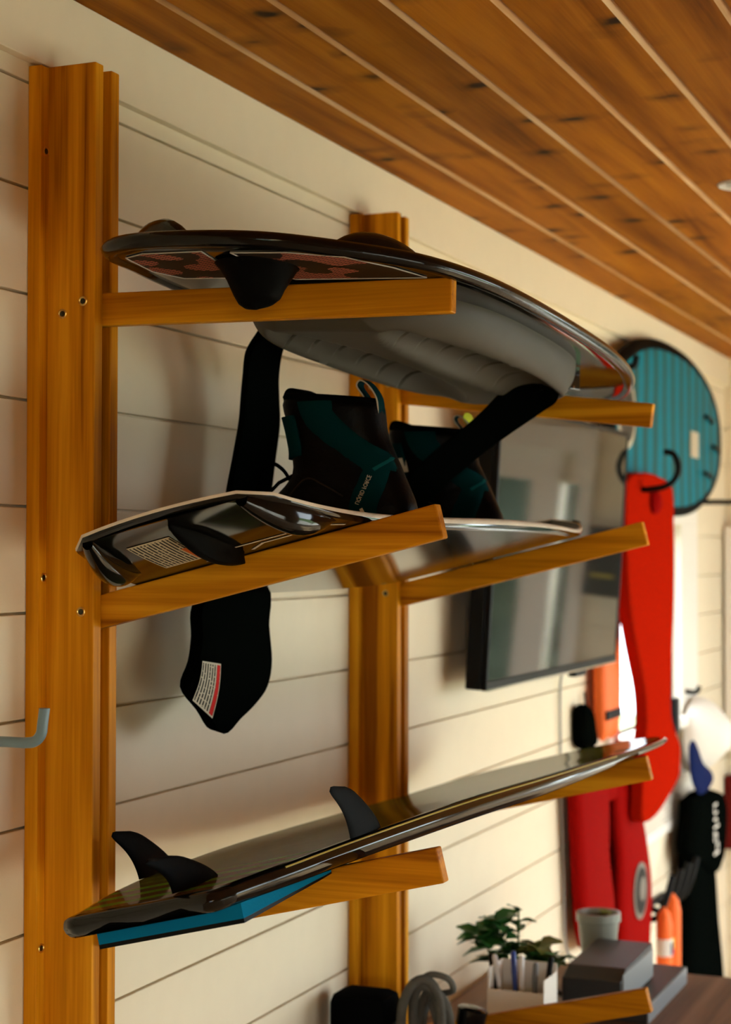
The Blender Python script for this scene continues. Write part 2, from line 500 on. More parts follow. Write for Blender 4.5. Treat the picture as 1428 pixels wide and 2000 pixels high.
class MB:
    """collects shapes in world space; build() makes one mesh object"""

    def __init__(self):
        self.bm = bmesh.new()
        self.uv = None

    def face(self, pts):
        vs = [self.bm.verts.new(p) for p in pts]
        self.bm.faces.new(vs)
        return self

    def box(self, a, b, bevel=0.0, mat=None):
        """axis box from corner a to b; mat is an optional 4x4"""
        x0, y0, z0 = a
        x1, y1, z1 = b
        P = [(x0, y0, z0), (x1, y0, z0), (x1, y1, z0), (x0, y1, z0), (x0, y0, z1), (x1, y0, z1), (x1, y1, z1), (x0, y1, z1)]
        vs = [self.bm.verts.new((mat @ Vector(p)) if mat else p) for p in P]
        fs = [self.bm.faces.new([vs[i] for i in f]) for f in ((3, 2, 1, 0), (4, 5, 6, 7), (0, 1, 5, 4), (1, 2, 6, 5), (2, 3, 7, 6), (3, 0, 4, 7))]
        if bevel > 0:
            es = set(e for f in fs for e in f.edges)
            bmesh.ops.bevel(self.bm, geom=list(es), offset=bevel, segments=2, affect='EDGES', profile=0.5)
        return self

    def loft(self, rings, closed=True, cap0=True, cap1=True):
        R = [[self.bm.verts.new(p) for p in r] for r in rings]
        n = len(R[0])
        for i in range(len(R) - 1):
            for j in range(n if closed else n - 1):
                k = (j + 1) % n
                self.bm.faces.new((R[i][j], R[i][k], R[i + 1][k], R[i + 1][j]))
        if cap0:
            self.bm.faces.new(list(reversed(R[0])))
        if cap1:
            self.bm.faces.new(R[-1])
        return self

    def tube(self, pts, rad, n=12, caps=True, closed=False):
        pts = [Vector(p) for p in pts]
        m = len(pts)
        rr = rad if isinstance(rad, (list, tuple)) else [rad] * m
        rings = []
        up = Vector((0, 0, 1))
        prev = None
        for i, p in enumerate(pts):
            if closed:
                t = (pts[(i + 1) % m] - pts[i - 1]).normalized()
            else:
                t = (pts[min(i + 1, m - 1)] - pts[max(i - 1, 0)]).normalized()
            if prev is None:
                a = t.cross(up)
                if a.length < 1e-3:
                    a = t.cross(Vector((1, 0, 0)))
                a.normalize()
            else:
                a = (prev - t * prev.dot(t)).normalized()
            prev = a
            c = t.cross(a)
            rings.append([p + (a * math.cos(2 * math.pi * k / n) + c * math.sin(2 * math.pi * k / n)) * rr[i] for k in range(n)])
        if closed:
            rings.append(rings[0])
            R = [[self.bm.verts.new(q) for q in r] for r in rings[:-1]]
            for i in range(m):
                for j in range(n):
                    k = (j + 1) % n
                    a, b2 = R[i], R[(i + 1) % m]
                    self.bm.faces.new((a[j], a[k], b2[k], b2[j]))
            return self
        return self.loft(rings, True, caps, caps)

    def ribbon(self, pts, wid, thick):
        """strap: pts list of (centre, width vector), flat with thickness"""
        rings = []
        for i, (c, w) in enumerate(pts):
            c, w = Vector(c), Vector(w)
            a = Vector(pts[max(i - 1, 0)][0])
            b2 = Vector(pts[min(i + 1, len(pts) - 1)][0])
            t = (b2 - a).normalized()
            nn = t.cross(w).normalized() * thick * 0.5
            e = w * 0.5
            e2 = e * 0.96
            rings.append([c - e2 - nn, c + e2 - nn, c + e, c + e2 + nn, c - e2 + nn, c - e])
        return self.loft(rings)

    def prism(self, poly, axis_vec, bevel=0.0):
        av = Vector(axis_vec)
        vs0 = [self.bm.verts.new(p) for p in poly]
        vs1 = [self.bm.verts.new(Vector(p) + av) for p in poly]
        n = len(poly)
        fs = [self.bm.faces.new(list(reversed(vs0))), self.bm.faces.new(vs1)]
        for i in range(n):
            k = (i + 1) % n
            fs.append(self.bm.faces.new((vs0[i], vs0[k], vs1[k], vs1[i])))
        if bevel > 0:
            es = set(fs[0].edges) | set(fs[1].edges)
            bmesh.ops.bevel(self.bm, geom=list(es), offset=bevel, segments=2, affect='EDGES', profile=0.5)
        return self

    def lathe(self, prof, centre, axis=(0, 0, 1), n=24):
        """prof list of (radius, height)"""
        ax = Vector(axis).normalized()
        a = ax.orthogonal().normalized()
        c = ax.cross(a)
        ce = Vector(centre)
        rings = [[ce + ax * h + (a * math.cos(2 * math.pi * k / n) + c * math.sin(2 * math.pi * k / n)) * max(r, 1e-5) for k in range(n)] for r, h in prof]
        return self.loft(rings)

    def build(self, name, mat, parent=None, smooth=None, recalc=True):
        if recalc:
            bmesh.ops.recalc_face_normals(self.bm, faces=self.bm.faces)
        og = origin(parent)
        bmesh.ops.translate(self.bm, verts=self.bm.verts, vec=-og)
        me = bpy.data.meshes.new(name)
        self.bm.to_mesh(me)
        self.bm.free()
        me.materials.append(mat)
        if smooth is not None:
            for p in me.polygons:
                p.use_smooth = True
            me.set_sharp_from_angle(angle=math.radians(smooth))
        o = bpy.data.objects.new(name, me)
        return link(o, parent)


def uvquad(name, pts, mat, parent, nu=1, nv=1):
    """quad patch given a function or 4 corners (u right, v up) with UVs"""
    if not callable(pts):
        A, B, C, D = [Vector(p) for p in pts]      # 00 10 11 01
        fn = lambda u, v: (A * (1 - u) + B * u) * (1 - v) + (D * (1 - u) + C * u) * v
    else:
        fn = pts
    og = origin(parent)
    vs, uv, fs = [], [], []
    for j in range(nv + 1):
        for i in range(nu + 1):
            vs.append(Vector(fn(i / nu, j / nv)) - og)
            uv.append((i / nu, j / nv))
    for j in range(nv):
        for i in range(nu):
            a = j * (nu + 1) + i
            fs.append((a, a + 1, a + nu + 2, a + nu + 1))
    me = bpy.data.meshes.new(name)
    me.from_pydata(vs, [], fs)
    ul = me.uv_layers.new(name='UVMap')
    for lp in me.loops:
        ul.data[lp.index].uv = uv[lp.vertex_index]
    me.materials.append(mat)
    o = bpy.data.objects.new(name, me)
    return link(o, parent)


def text_mesh(body, mapping, name, mat, parent, size=1.0):
    """text laid out along x (width normalised to 1), every vertex sent through mapping(x, y)"""
    cu = bpy.data.curves.new('lettering', 'FONT')
    cu.body = body
    cu.size = 1.0
    cu.resolution_u = 3
    to = bpy.data.objects.new('lettering', cu)
    COL.objects.link(to)
    dg = bpy.context.evaluated_depsgraph_get()
    me = bpy.data.meshes.new_from_object(to.evaluated_get(dg))
    COL.objects.unlink(to)
    bpy.data.objects.remove(to)
    xs = [v.co.x for v in me.vertices]
    w0, w1 = min(xs), max(xs)
    og = origin(parent)
    for v in me.vertices:
        v.co = Vector(mapping((v.co.x - w0) / (w1 - w0), v.co.y / (w1 - w0))) - og
    me.materials.clear()
    me.materials.append(mat)
    return link(bpy.data.objects.new(name, me), parent)


def spline(pts, n=8):
    """Catmull-Rom through points (Vectors of any length)"""
    P = [Vector(p) for p in pts]
    P = [P[0] * 2 - P[1]] + P + [P[-1] * 2 - P[-2]]
    out = []
    for i in range(1, len(P) - 2):
        for k in range(n):
            t = k / n
            a, b2, c, d = P[i - 1], P[i], P[i + 1], P[i + 2]
            out.append(0.5 * ((2 * b2) + (c - a) * t + (2 * a - 5 * b2 + 4 * c - d) * t * t + (3 * b2 - a - 3 * c + d) * t ** 3))
    out.append(P[-2])
    return out


def interp(tab, x):
    if x <= tab[0][0]:
        return tab[0][1]
    for (a, va), (b2, vb) in zip(tab, tab[1:]):
        if x <= b2:
            t = (x - a) / (b2 - a)
            return va + (vb - va) * t
    return tab[-1][1]


def sinterp(tab, x):
    """smooth (Catmull-Rom) version of interp"""
    if x <= tab[0][0]:
        return tab[0][1]
    if x >= tab[-1][0]:
        return tab[-1][1]
    for i in range(len(tab) - 1):
        (a, va), (b2, vb) = tab[i], tab[i + 1]
        if x <= b2:
            t = (x - a) / (b2 - a)
            pa = tab[i - 1] if i > 0 else (2 * a - b2, 2 * va - vb)
            pb = tab[i + 2] if i + 2 < len(tab) else (2 * b2 - a, 2 * vb - va)
            m0 = (vb - pa[1]) / (b2 - pa[0]) * (b2 - a)
            m1 = (pb[1] - va) / (pb[0] - a) * (b2 - a)
            h = t * t * (3 - 2 * t)
            return va * (1 - h) + vb * h + m0 * (t ** 3 - 2 * t * t + t) + m1 * (t ** 3 - t * t)
    return tab[-1][1]


# ------------------------------------------------------------------ the room
PITCHW = 0.135
Z0 = 2.26


def shell(name, boxes, mat):
    b_ = MB()
    for a, c in boxes:
        b_.box(a, c)
    o = b_.build(name, mat)
    return tag(o, kind='structure')


floor = shell('floor', [((-0.05, YB - 0.15, FLOOR - 0.1), (RX + 0.15, YE + 0.15, FLOOR))], floorwood)
ceiling = shell('ceiling', [((-0.15, YB - 0.15, CEIL + 0.020), (RX + 0.15, YE + 0.15, CEIL + 0.12))], cedar)
y0, y1, z0, z1 = WIN1
wall_left = shell('wall_left', [((-0.05, YB - 0.15, FLOOR), (-0.012, y0, CEIL + 0.02)), ((-0.05, y1, FLOOR), (-0.012, YE + 0.15, CEIL + 0.02)),
                                ((-0.05, y0, FLOOR), (-0.012, y1, z0)), ((-0.05, y0, z1), (-0.012, y1, CEIL + 0.02))], white)
x0, x1, dz0, dz1 = DOOR
wall_end = shell('wall_end', [((-0.012, YE + 0.012, FLOOR), (x0, YE + 0.15, CEIL + 0.02)), ((x1, YE + 0.012, FLOOR), (RX + 0.15, YE + 0.15, CEIL + 0.02)),
                              ((x0, YE + 0.012, dz1), (x1, YE + 0.15, CEIL + 0.02))], white)
bx = []
ys = [YB - 0.15] + [v for w in WR for v in (w[0], w[1])] + [YE + 0.012]
for i in range(0, len(ys), 2):
    bx.append(((RX, ys[i], FLOOR), (RX + 0.15, ys[i + 1], CEIL + 0.02)))
for w in WR:
    bx.append(((RX, w[0], FLOOR), (RX + 0.15, w[1], w[2])))
    bx.append(((RX, w[0], w[3]), (RX + 0.15, w[1], CEIL + 0.02)))
wall_right = shell('wall_right', bx, outer_paint)
wall_back = shell('wall_back', [((-0.012, YB - 0.15, FLOOR), (WB[0], YB, CEIL + 0.02)), ((WB[1], YB - 0.15, FLOOR), (RX, YB, CEIL + 0.02)),
                                ((WB[0], YB - 0.15, FLOOR), (WB[1], YB, WB[2])), ((WB[0], YB - 0.15, WB[3]), (WB[1], YB, CEIL + 0.02))], outer_paint)

# shiplap boards, each a piece of the wall
_cache = {}


def plank(name, parent, key, a, b_, mat, bevel=0.0012):
    """box plank whose mesh is shared by size"""
    size = tuple(round(b_[i] - a[i], 4) for i in range(3))
    k = (name, size, key)
    if k not in _cache:
        m_ = MB()
        m_.box((0, 0, 0), size, bevel)
        me_o = m_.build(name, mat)
        _cache[k] = me_o.data
        bpy.data.objects.remove(me_o)
    o = bpy.data.objects.new(name, _cache[k])
    o.location = Vector(a) - origin(parent)
    return link(o, parent)


for k in range(0, 19):
    zt = min(Z0 - PITCHW * k - 0.0018, CEIL)
    zb = max(Z0 - PITCHW * (k + 1) + 0.0018, FLOOR)
    if zb >= zt:
        continue
    if zt > WIN1[2] and zb < WIN1[3]:
        spans = [(YB, WIN1[0] - 0.02), (WIN1[1] + 0.02, YE)]
    else:
        spans = [(YB, YE)]
    for s in spans:
        plank('shiplap_board', wall_left, 'L', (-0.012, s[0], zb), (0, s[1], zt), white)
    if zt > FLOOR + 0.02:
        spans = [(0.0, DOOR[0] - 0.02), (DOOR[1] + 0.02, RX)] if zb < DOOR[3] else [(0.0, RX)]
        for s in spans:
            plank('shiplap_board', wall_end, 'E', (s[0], YE, zb), (s[1], YE + 0.012, zt), white)

# ceiling boards with chamfered long edges
cw = 0.1363
prof = [(0.0, 0.007), (0.007, 0.0), (cw - 0.007, 0.0), (cw, 0.007), (cw, 0.018), (0.0, 0.018)]
pm = MB()
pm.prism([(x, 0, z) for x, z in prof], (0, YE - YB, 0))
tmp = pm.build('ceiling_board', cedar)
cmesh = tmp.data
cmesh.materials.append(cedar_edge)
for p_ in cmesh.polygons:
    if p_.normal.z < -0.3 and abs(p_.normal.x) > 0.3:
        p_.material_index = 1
bpy.data.objects.remove(tmp)
i = 0
x = 0.118 - cw
while x < RX:
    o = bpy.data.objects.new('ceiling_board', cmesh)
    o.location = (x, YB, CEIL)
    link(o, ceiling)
    x += cw

tr1 = MB().box((0, YB, 2.150), (0.015, YE, CEIL - 0.001), 0.001).build('trim_1', white)
tag(tr1, kind='structure')

# window in the left wall
y0, y1, z0, z1 = WIN1
w1 = MB()
w1.box((-0.03, y0 - 0.11, z1), (0.018, y1 + 0.26, z1 + 0.08), 0.002)
w1.box((-0.03, y0 - 0.11, z0 - 0.2), (0.018, y0, z1), 0.002)
w1.box((-0.03, y1, z0 - 0.2), (0.018, y1 + 0.26, z1), 0.002)
win = w1.build('window_1', trimw)
tag(win, kind='structure')
MB().box((-0.045, y0, z0), (-0.022, y0 + 0.03, z1)).box((-0.045, y1 - 0.03, z0), (-0.022, y1, z1)).box((-0.045, y0, z1 - 0.03), (-0.022, y1, z1)).build('window_frame', trimw, win)
MB().box((-0.05, y0, z0 - 0.03), (0.05, y1, z0), 0.003).build('window_sill', trimw, win)
MB().box((-0.034, y0 + 0.03, z0), (-0.030, y1 - 0.03, z1 - 0.03)).build('pane', glass, win)

# glazed double door in the end wall
x0, x1, dz0, dz1 = DOOR
dm = MB()
dm.box((x0 - 0.06, YE - 0.018, FLOOR), (x0, YE + 0.02, dz1 + 0.10), 0.002)
dm.box((x1, YE - 0.018, FLOOR), (x1 + 0.10, YE + 0.02, dz1 + 0.10), 0.002)
dm.box((x0, YE - 0.018, dz1), (x1, YE + 0.02, dz1 + 0.10), 0.002)
door = dm.build('door_1', trimw)
tag(door, kind='structure')
xs_ = x0 + 0.075                                   # narrow side light, then a post, then two leaves
MB().box((xs_, YE + 0.0, FLOOR), (xs_ + 0.055, YE + 0.10, dz1), 0.002).build('door_post', trimw, door)
MB().box((x0, YE + 0.05, FLOOR), (xs_, YE + 0.056, dz1 - 0.12)).build('pane', glass, door)
MB().box((x0, YE + 0.03, dz1 - 0.12), (xs_, YE + 0.075, dz1), 0.002).build('door_rail', trimw, door)
xl_ = xs_ + 0.055
xm = (xl_ + x1) / 2
for (a, c) in ((xl_, xm - 0.004), (xm + 0.004, x1)):
    lf = MB()
    st = 0.075
    lf.box((a, YE + 0.03, FLOOR + 0.01), (a + st, YE + 0.075, dz1), 0.002)
    lf.box((c - st, YE + 0.03, FLOOR + 0.01), (c, YE + 0.075, dz1), 0.002)
    lf.box((a + st, YE + 0.03, dz1 - 0.12), (c - st, YE + 0.075, dz1), 0.002)
    lf.box((a + st, YE + 0.03, FLOOR + 0.01), (c - st, YE + 0.075, FLOOR + 0.25), 0.002)
    leaf = lf.build('door_leaf', trimw, door)
    MB().box((a + st, YE + 0.05, FLOOR + 0.25), (c - st, YE + 0.056, dz1 - 0.12)).build('pane', glass, leaf)
MB().box((xm + 0.03, YE - 0.02, 0.82), (xm + 0.05, YE + 0.03, 0.86), 0.003).box((xm + 0.03, YE - 0.035, 0.825), (xm + 0.13, YE - 0.02, 0.855), 0.003).build('door_handle', chrome, door)

# windows of the right and back walls; low and back ones added for fill
for n, w in enumerate(WR):
    fm = MB()
    for (a, c, e, f_) in ((w[0], w[1], w[2], w[2] + 0.06), (w[0], w[1], w[3] - 0.06, w[3]), (w[0], w[0] + 0.06, w[2] + 0.06, w[3] - 0.06), (w[1] - 0.06, w[1], w[2] + 0.06, w[3] - 0.06),
                          ((w[0] + w[1]) / 2 - 0.03, (w[0] + w[1]) / 2 + 0.03, w[2] + 0.06, w[3] - 0.06)):
        fm.box((RX + 0.03, a, e), (RX + 0.09, c, f_), 0.003)
    wo = tag(fm.build('window_%d' % (n + 2), trimw), kind='structure')
    MB().box((RX + 0.058, w[0] + 0.06, w[2] + 0.06), (RX + 0.062, w[1] - 0.06, w[3] - 0.06)).build('pane', glass, wo)
fm = MB()
w = WB
for (a, c, e, f_) in ((w[0], w[1], w[2], w[2] + 0.06), (w[0], w[1], w[3] - 0.06, w[3]), (w[0], w[0] + 0.06, w[2] + 0.06, w[3] - 0.06), (w[1] - 0.06, w[1], w[2] + 0.06, w[3] - 0.06)):
    fm.box((a, YB - 0.09, e), (c, YB - 0.03, f_), 0.003)
wo = tag(fm.build('window_4', trimw), kind='structure')
MB().box((w[0] + 0.06, YB - 0.062, w[2] + 0.06), (w[1] - 0.06, YB - 0.058, w[3] - 0.06)).build('pane', glass, wo)

# unseen pendant lamp, added behind the camera to give warm fill
pdl = empty('added_fill_lamp', (1.75, -2.75, CEIL), 'made-up pendant lamp added out of view behind the camera for warm fill', 'lamp')
MB().lathe([(0.05, 0.0), (0.05, -0.02), (0.006, -0.025)], (1.75, -2.75, CEIL), (0, 0, 1), 24).build('ceiling_rose', lamp_white, pdl)
MB().tube([(1.75, -2.75, CEIL - 0.02), (1.75, -2.75, 2.05)], 0.004, 8).build('cord', satin_black, pdl)
MB().lathe([(0.03, 0.0), (0.035, 0.05), (0.01, 0.055)], (1.75, -2.75, 2.0), (0, 0, 1), 20).build('socket', satin_black, pdl)
pld = bpy.data.lights.new('added_fill_bulb', 'POINT')
pld.energy = 11.0
pld.color = (1.0, 0.76, 0.36)
pld.shadow_soft_size = 0.16
plo = bpy.data.objects.new('added_fill_bulb', pld)
COL.objects.link(plo)
plo.location = (1.75, -2.75, 1.84)

# outside
g = MB().box((-14, -14, FLOOR - 0.32), (16, 18, FLOOR - 0.22)).build('ground', grass)
tag(g, kind='structure')
g = MB().box((-0.6, YE + 0.16, FLOOR - 0.22), (5.5, YE + 4.2, FLOOR - 0.05)).box((RX + 0.16, YB, FLOOR - 0.22), (RX + 4.0, YE + 0.15, FLOOR - 0.05)).build('patio', patio)
tag(g, kind='structure')

hd = MB()
rows = []
for j in range(41):
    z = FLOOR - 0.2 + 3.6 * j / 40
    row = []
    for i in range(91):
        x = 0.3 + 2.9 * i / 90
        n_ = mnoise.noise(Vector((x * 2.5, z * 2.5, 1.0))) * 0.35 + mnoise.noise(Vector((x * 8, z * 8, 4.0))) * 0.14
        row.append((x, YE + 3.0 - n_ + 0.35 * (j / 40) ** 2, z + 0.12 * mnoise.noise(Vector((x * 6, z * 6, 9.0)))))
    rows.append(row)
back_ = [[(p[0], YE + 4.0, p[2]) for p in r] for r in rows]
hd.loft(rows + list(reversed(back_)), False, False, False)
hg = hd.build('hedge', hedge_m)
tag(hg, 'dense green hedge outside the glazed door', 'hedge', kind='stuff')

# ------------------------------------------------------------------ the board rack
TH = math.radians(13.8)
CT, ST = math.cos(TH), math.sin(TH)
E3 = Vector((CT, 0, ST))
N3 = Vector((-ST, 0, CT))


def rack(name, y_cleat, yb, label, arms, screws):
    """yb: y of the near face of the near side board"""
    r = empty(name, (0, yb + 0.03, FLOOR), label, 'rack upright', 'uprights of the wooden board rack')
    t = 0.0195
    MB().box((0.0005, y_cleat, FLOOR), (0.0195, yb, 2.146), 0.0012).build('wall_cleat', pine_z, r)
    MB().box((0.0005, yb, FLOOR), (0.088, yb + t, 2.1475), 0.0015).build('side_board', pine_z, r)
    MB().box((0.0005, yb + 2 * t, FLOOR), (0.088, yb + 3 * t, 2.146), 0.0015).build('side_board', pine_z, r)
    for (zx, tilt, ln) in arms:
        T = Matrix.Translation((0.09, yb + t + 0.0004, zx)) @ Matrix.Rotation(-tilt, 4, 'Y')
        h = 0.0415
        am = MB()
        am.box((-0.075, 0, -h), (ln, t - 0.0008, 0), 0.002, T)
        am.build('arm', pine_x, r)
    for (sx, sz, on_cleat) in screws:
        if on_cleat:
            c, ax = Vector((0.0195, sx, sz)), (1, 0, 0)
        else:
            c, ax = Vector((sx, yb, sz)), (0, -1, 0)
        s = MB().lathe([(0.0062, -0.001), (0.0062, 0.0006), (0.0052, 0.0012), (0.0035, 0.0004)], c, ax, 18).build('screw', brass, r)
        MB().lathe([(0.0036, 0), (0.0036, 0.0008), (0.0012, 0.0006)], c, ax, 14).build('screw_head', dark_metal, s)
    return r


rack('rack_upright', -0.2255, -0.2066, 'wooden rack upright nearest the camera, three arms carrying the boards',
     [(1.8565, math.radians(-0.9), 0.468), (1.4744, TH, 0.461), (1.0737, TH, 0.462)],
     [(0.0709, 1.8444, 0), (0.0408, 1.8298, 0), (0.0702, 1.4521, 0), (-0.2137, 2.0376, 1), (-0.2140, 1.495, 1), (-0.215, 1.0285, 1)])
rack('rack_upright', 0.8195, 0.8385, 'wooden rack upright farther away, in front of the television',
     [(1.840, math.radians(-6.8), 0.466), (1.4727, TH, 0.456), (1.0680, TH, 0.462), (0.6646, math.radians(14.6), 0.462)],
     [(0.0376, 1.8303, 0), (0.0697, 1.8339, 0), (0.0651, 1.4534, 0)])

# ------------------------------------------------------------------ kneeboard on the top arms, pad side down
KY0, KY1, KYC = -0.395, 1.08, 0.25


def kz(x, y):
    return 1.861 - 0.044 * y - 0.05 * (x - 0.33)


def kc(y):
    return sinterp([(-0.40, 0.315), (-0.34, 0.321), (-0.24, 0.355), (0.0, 0.370), (0.4, 0.370), (0.75, 0.358), (1.08, 0.338)], y)


def khw(y):
    if y < KYC:
        q = min((KYC - y) / (KYC - KY0), 1)
        return 0.226 * max(1 - q ** 4.2, 0) ** 0.385
    q = min((y - KYC) / (KY1 - KYC), 1)
    return 0.226 * max(1 - q ** 2.3, 0) ** 0.46


def koutline(inset=0.0, n=120):
    """closed loop of (x, y) around the kneeboard, inset by a distance"""
    P = []
    for i in range(n):
        a = 2 * math.pi * i / n
        s = math.cos(a)
        y = KYC + (KY1 - KYC) * s if s > 0 else KYC + (KYC - KY0) * s
        P.append(Vector((kc(y) + (1 if math.sin(a) >= 0 else -1) * khw(y), y)))
    if inset:
        Q = []
        for i in range(n):
            t = (P[(i + 1) % n] - P[i - 1]).normalized()
            Q.append(P[i] + Vector((-t.y, t.x)) * inset)
        P = Q
    return P


kb = empty('kneeboard', (0.36, 0.3, 1.83), 'glossy black kneeboard lying pad side down on the top arms', 'kneeboard')
K0 = koutline(0)
# make sure the inset goes inwards
sgn = 1 if (koutline(0.02)[0] - Vector((0.35, 0.3))).length < (K0[0] - Vector((0.35, 0.3))).length else -1


def kring(inset, dz):
    return [(p.x, p.y, kz(p.x, p.y) + dz) for p in koutline(sgn * inset)]


hb = MB()
rings = [kring(0.075, -0.0100), kring(0.045, -0.0100), kring(0.022, -0.009), kring(0.018, -0.0075)]
hb.loft(rings, True, True, False)
hb.build('underside', gloss_black, kb, 35)
rb = MB()
prof = [(0.020, -0.008), (0.013, -0.0115), (0.006, -0.0105), (0.0015, -0.006), (0.0, -0.001), (0.0025, 0.004), (0.008, 0.0075), (0.020, 0.010)]
rb.loft([kring(a, b_) for a, b_ in prof], True, False, False)
rb.build('rim', scuff_black, kb, 60)
tb = MB()
tb.loft([kring(0.020, 0.010), kring(0.045, 0.0125), kring(0.09, 0.016), kring(0.14, 0.019)], True, False, True)
tb.build('hull', scuff_black, kb, 40)
# moulded side tracks on the hull
for (cx, cy, ln, ang, hh) in ((0.470, -0.185, 0.20, -0.35, 0.036), (0.240, -0.315, 0.15, 1.0, 0.030), (0.235, 0.8, 0.16, 0.15, 0.03), (0.47, 0.82, 0.16, -0.15, 0.03)):
    fm = MB()
    rings = []
    for i in range(13):
        t = -1 + 2 * i / 12
        hgt = hh * (1 - abs(t) ** 2.2) + 0.001
        wd = 0.016 * (1 - 0.7 * t * t)
        c = Vector((cx, cy, 0)) + Vector((-math.sin(ang), math.cos(ang), 0)) * ln * 0.5 * t
        bz = kz(c.x, c.y) + 0.006
        sd_ = Vector((math.cos(ang), math.sin(ang), 0))
        rings.append([Vector((c.x, c.y, bz)) + sd_ * wd * math.cos(k) + Vector((0, 0, 1)) * hgt * math.sin(k) for k in [math.pi * j / 8 for j in range(9)]])
    fm.loft(rings, False, False, False)
    fm.build('track_fin', scuff_black, kb, 60)

# knee pad: height field hanging below the underside
PY0, PY1 = -0.150, 0.665


def pad_depth(x, y):
    c = kc(y)
    u = (y - PY0) / (PY1 - PY0)
    if u <= 0 or u >= 1:
        return 0.0
    q = (u - 0.42) / (0.42 if u < 0.42 else 0.58)
    hw = 0.170 * max(1 - abs(q) ** 3.0, 0) ** 0.42
    if hw < 1e-4:
        return 0.0
    s = (x - c) / hw
    if abs(s) >= 1:
        return 0.0
    d_edge = min(hw - abs(x - c), (y - PY0) * 0.9, (PY1 - y) * 0.9)
    e = min(d_edge / 0.035, 1)
    e = math.sqrt(max(1 - (1 - e) ** 2, 0))
    d = 0.052 * e
    # knee wells left and right of a centre ridge
    for k in (-1, 1):
        wx = (x - (c + k * 0.078)) / 0.064
        wy = (y - 0.25) / 0.36
        r = wx * wx + wy * wy
        if r < 1:
            d -= 0.032 * (1 - r * r)
        # curved grip grooves
        for m_ in range(6):
            yc = 0.02 + m_ * 0.085
            yy = yc + 0.55 * (x - (c + k * 0.082)) ** 2 * 14 * 0.5 + k * 0.0
            if abs(x - (c + k * 0.082)) < 0.048 and abs(y - yy) < 0.0055:
                g_ = 1 - abs(y - yy) / 0.0055
                d -= 0.020 * g_ * g_ * (3 - 2 * g_) * min((0.048 - abs(x - (c + k * 0.082))) / 0.012, 1)
    return max(d, 0.0)


pmb = MB()
NX, NY = 90, 420
grid = []
for j in range(NY + 1):
    y = PY0 + (PY1 - PY0) * j / NY
    c = kc(y)
    u = j / NY
    q = (u - 0.42) / (0.42 if u < 0.42 else 0.58)
    hw = max(0.170 * max(1 - abs(q) ** 3.0, 0) ** 0.42, 0.0005)
    row = []
    for i in range(NX + 1):
        a = -1 + 2 * i / NX
        a = math.sin(a * math.pi / 2)
        x = c + a * hw
        row.append(pmb.bm.verts.new((x, y, kz(x, y) - 0.0098 - pad_depth(x, y))))
    grid.append(row)
for j in range(NY):
    for i in range(NX):
        pmb.bm.faces.new((grid[j][i], grid[j][i + 1], grid[j + 1][i + 1], grid[j + 1][i]))
pmb.build('knee_pad', pad_grey, kb, 70, recalc=False)

# printed panels on the underside near the nose
PN1 = [(0.352, -0.350), (0.42, -0.347), (0.478, -0.318), (0.512, -0.255), (0.53, -0.195), (0.36, -0.192), (0.352, -0.22)]
PN2 = [(0.205, -0.330), (0.24, -0.352), (0.32, -0.360), (0.300, -0.235), (0.285, -0.205), (0.215, -0.205), (0.195, -0.25)]
for PN in (PN1, PN2):
    pm_ = MB()
    pm_.prism([(x, y, kz(x, y) - 0.0103) for x, y in PN], (0, 0, -0.0004))
    po = pm_.build('printed_panel', dots, kb)
    loop = [(x, y, kz(x, y) - 0.0109) for x, y in PN]
    loop2 = []
    for i_ in range(len(loop)):
        a, c = Vector(loop[i_]), Vector(loop[(i_ + 1) % len(loop)])
        loop2 += [a, a.lerp(c, 0.5)]
    MB().tube(loop2, 0.0009, 6, closed=True).build('outline', silver_ink, po)

# tow hook
hk = MB()
rings = []
for (cx, cy, z, lx, ly, sx) in ((0.352, -0.272, kz(0.35, -0.27) - 0.009, 0.052, 0.062, 0), (0.352, -0.275, 1.856, 0.045, 0.050, 0), (0.354, -0.280, 1.842, 0.037, 0.040, 0),
                                (0.357, -0.285, 1.828, 0.030, 0.032, 0), (0.359, -0.288, 1.818, 0.025, 0.026, 0), (0.360, -0.290, 1.813, 0.018, 0.020, 0), (0.360, -0.291, 1.8115, 0.006, 0.008, 0)):
    rings.append([(cx + lx * math.cos(a) * (1.0 if math.cos(a) < 0 else 0.95), cy + ly * math.sin(a), z + (0.004 * math.cos(a) if z < 1.83 else 0)) for a in [2 * math.pi * k / 24 for k in range(24)]])
hk.loft(rings, True, False, True)
hk.build('tow_hook', fin_black, kb, 60)

# buckle
BK = Vector((0.482, 0.528, 0))
BK.z = kz(BK.x, BK.y) - 0.014
bo = empty('x', BK)
bpy.data.objects.remove(bo)
Rk = Matrix.Translation(BK) @ Matrix.Rotation(-0.25, 4, 'Z')
bkl = MB()
bkl.box((-0.030, -0.016, -0.036), (-0.022, 0.016, 0.0), 0.002, Rk)
bkl.box((0.020, -0.016, -0.036), (0.028, 0.016, 0.0), 0.002, Rk)
bkl.box((-0.030, -0.016, -0.004), (0.028, 0.016, 0.001), 0.001, Rk)
bk = bkl.build('buckle', gloss_black, kb)
MB().box((-0.020, -0.012, -0.026), (0.018, 0.010, -0.008), 0.005, Rk @ Matrix.Rotation(0.3, 4, 'X')).build('buckle_tongue', brass, bk, 40)
MB().tube([Rk @ Vector((-0.03, -0.004, -0.032)), Rk @ Vector((0.028, -0.004, -0.032))], 0.0022, 10).build('buckle_pin', chrome, bk)

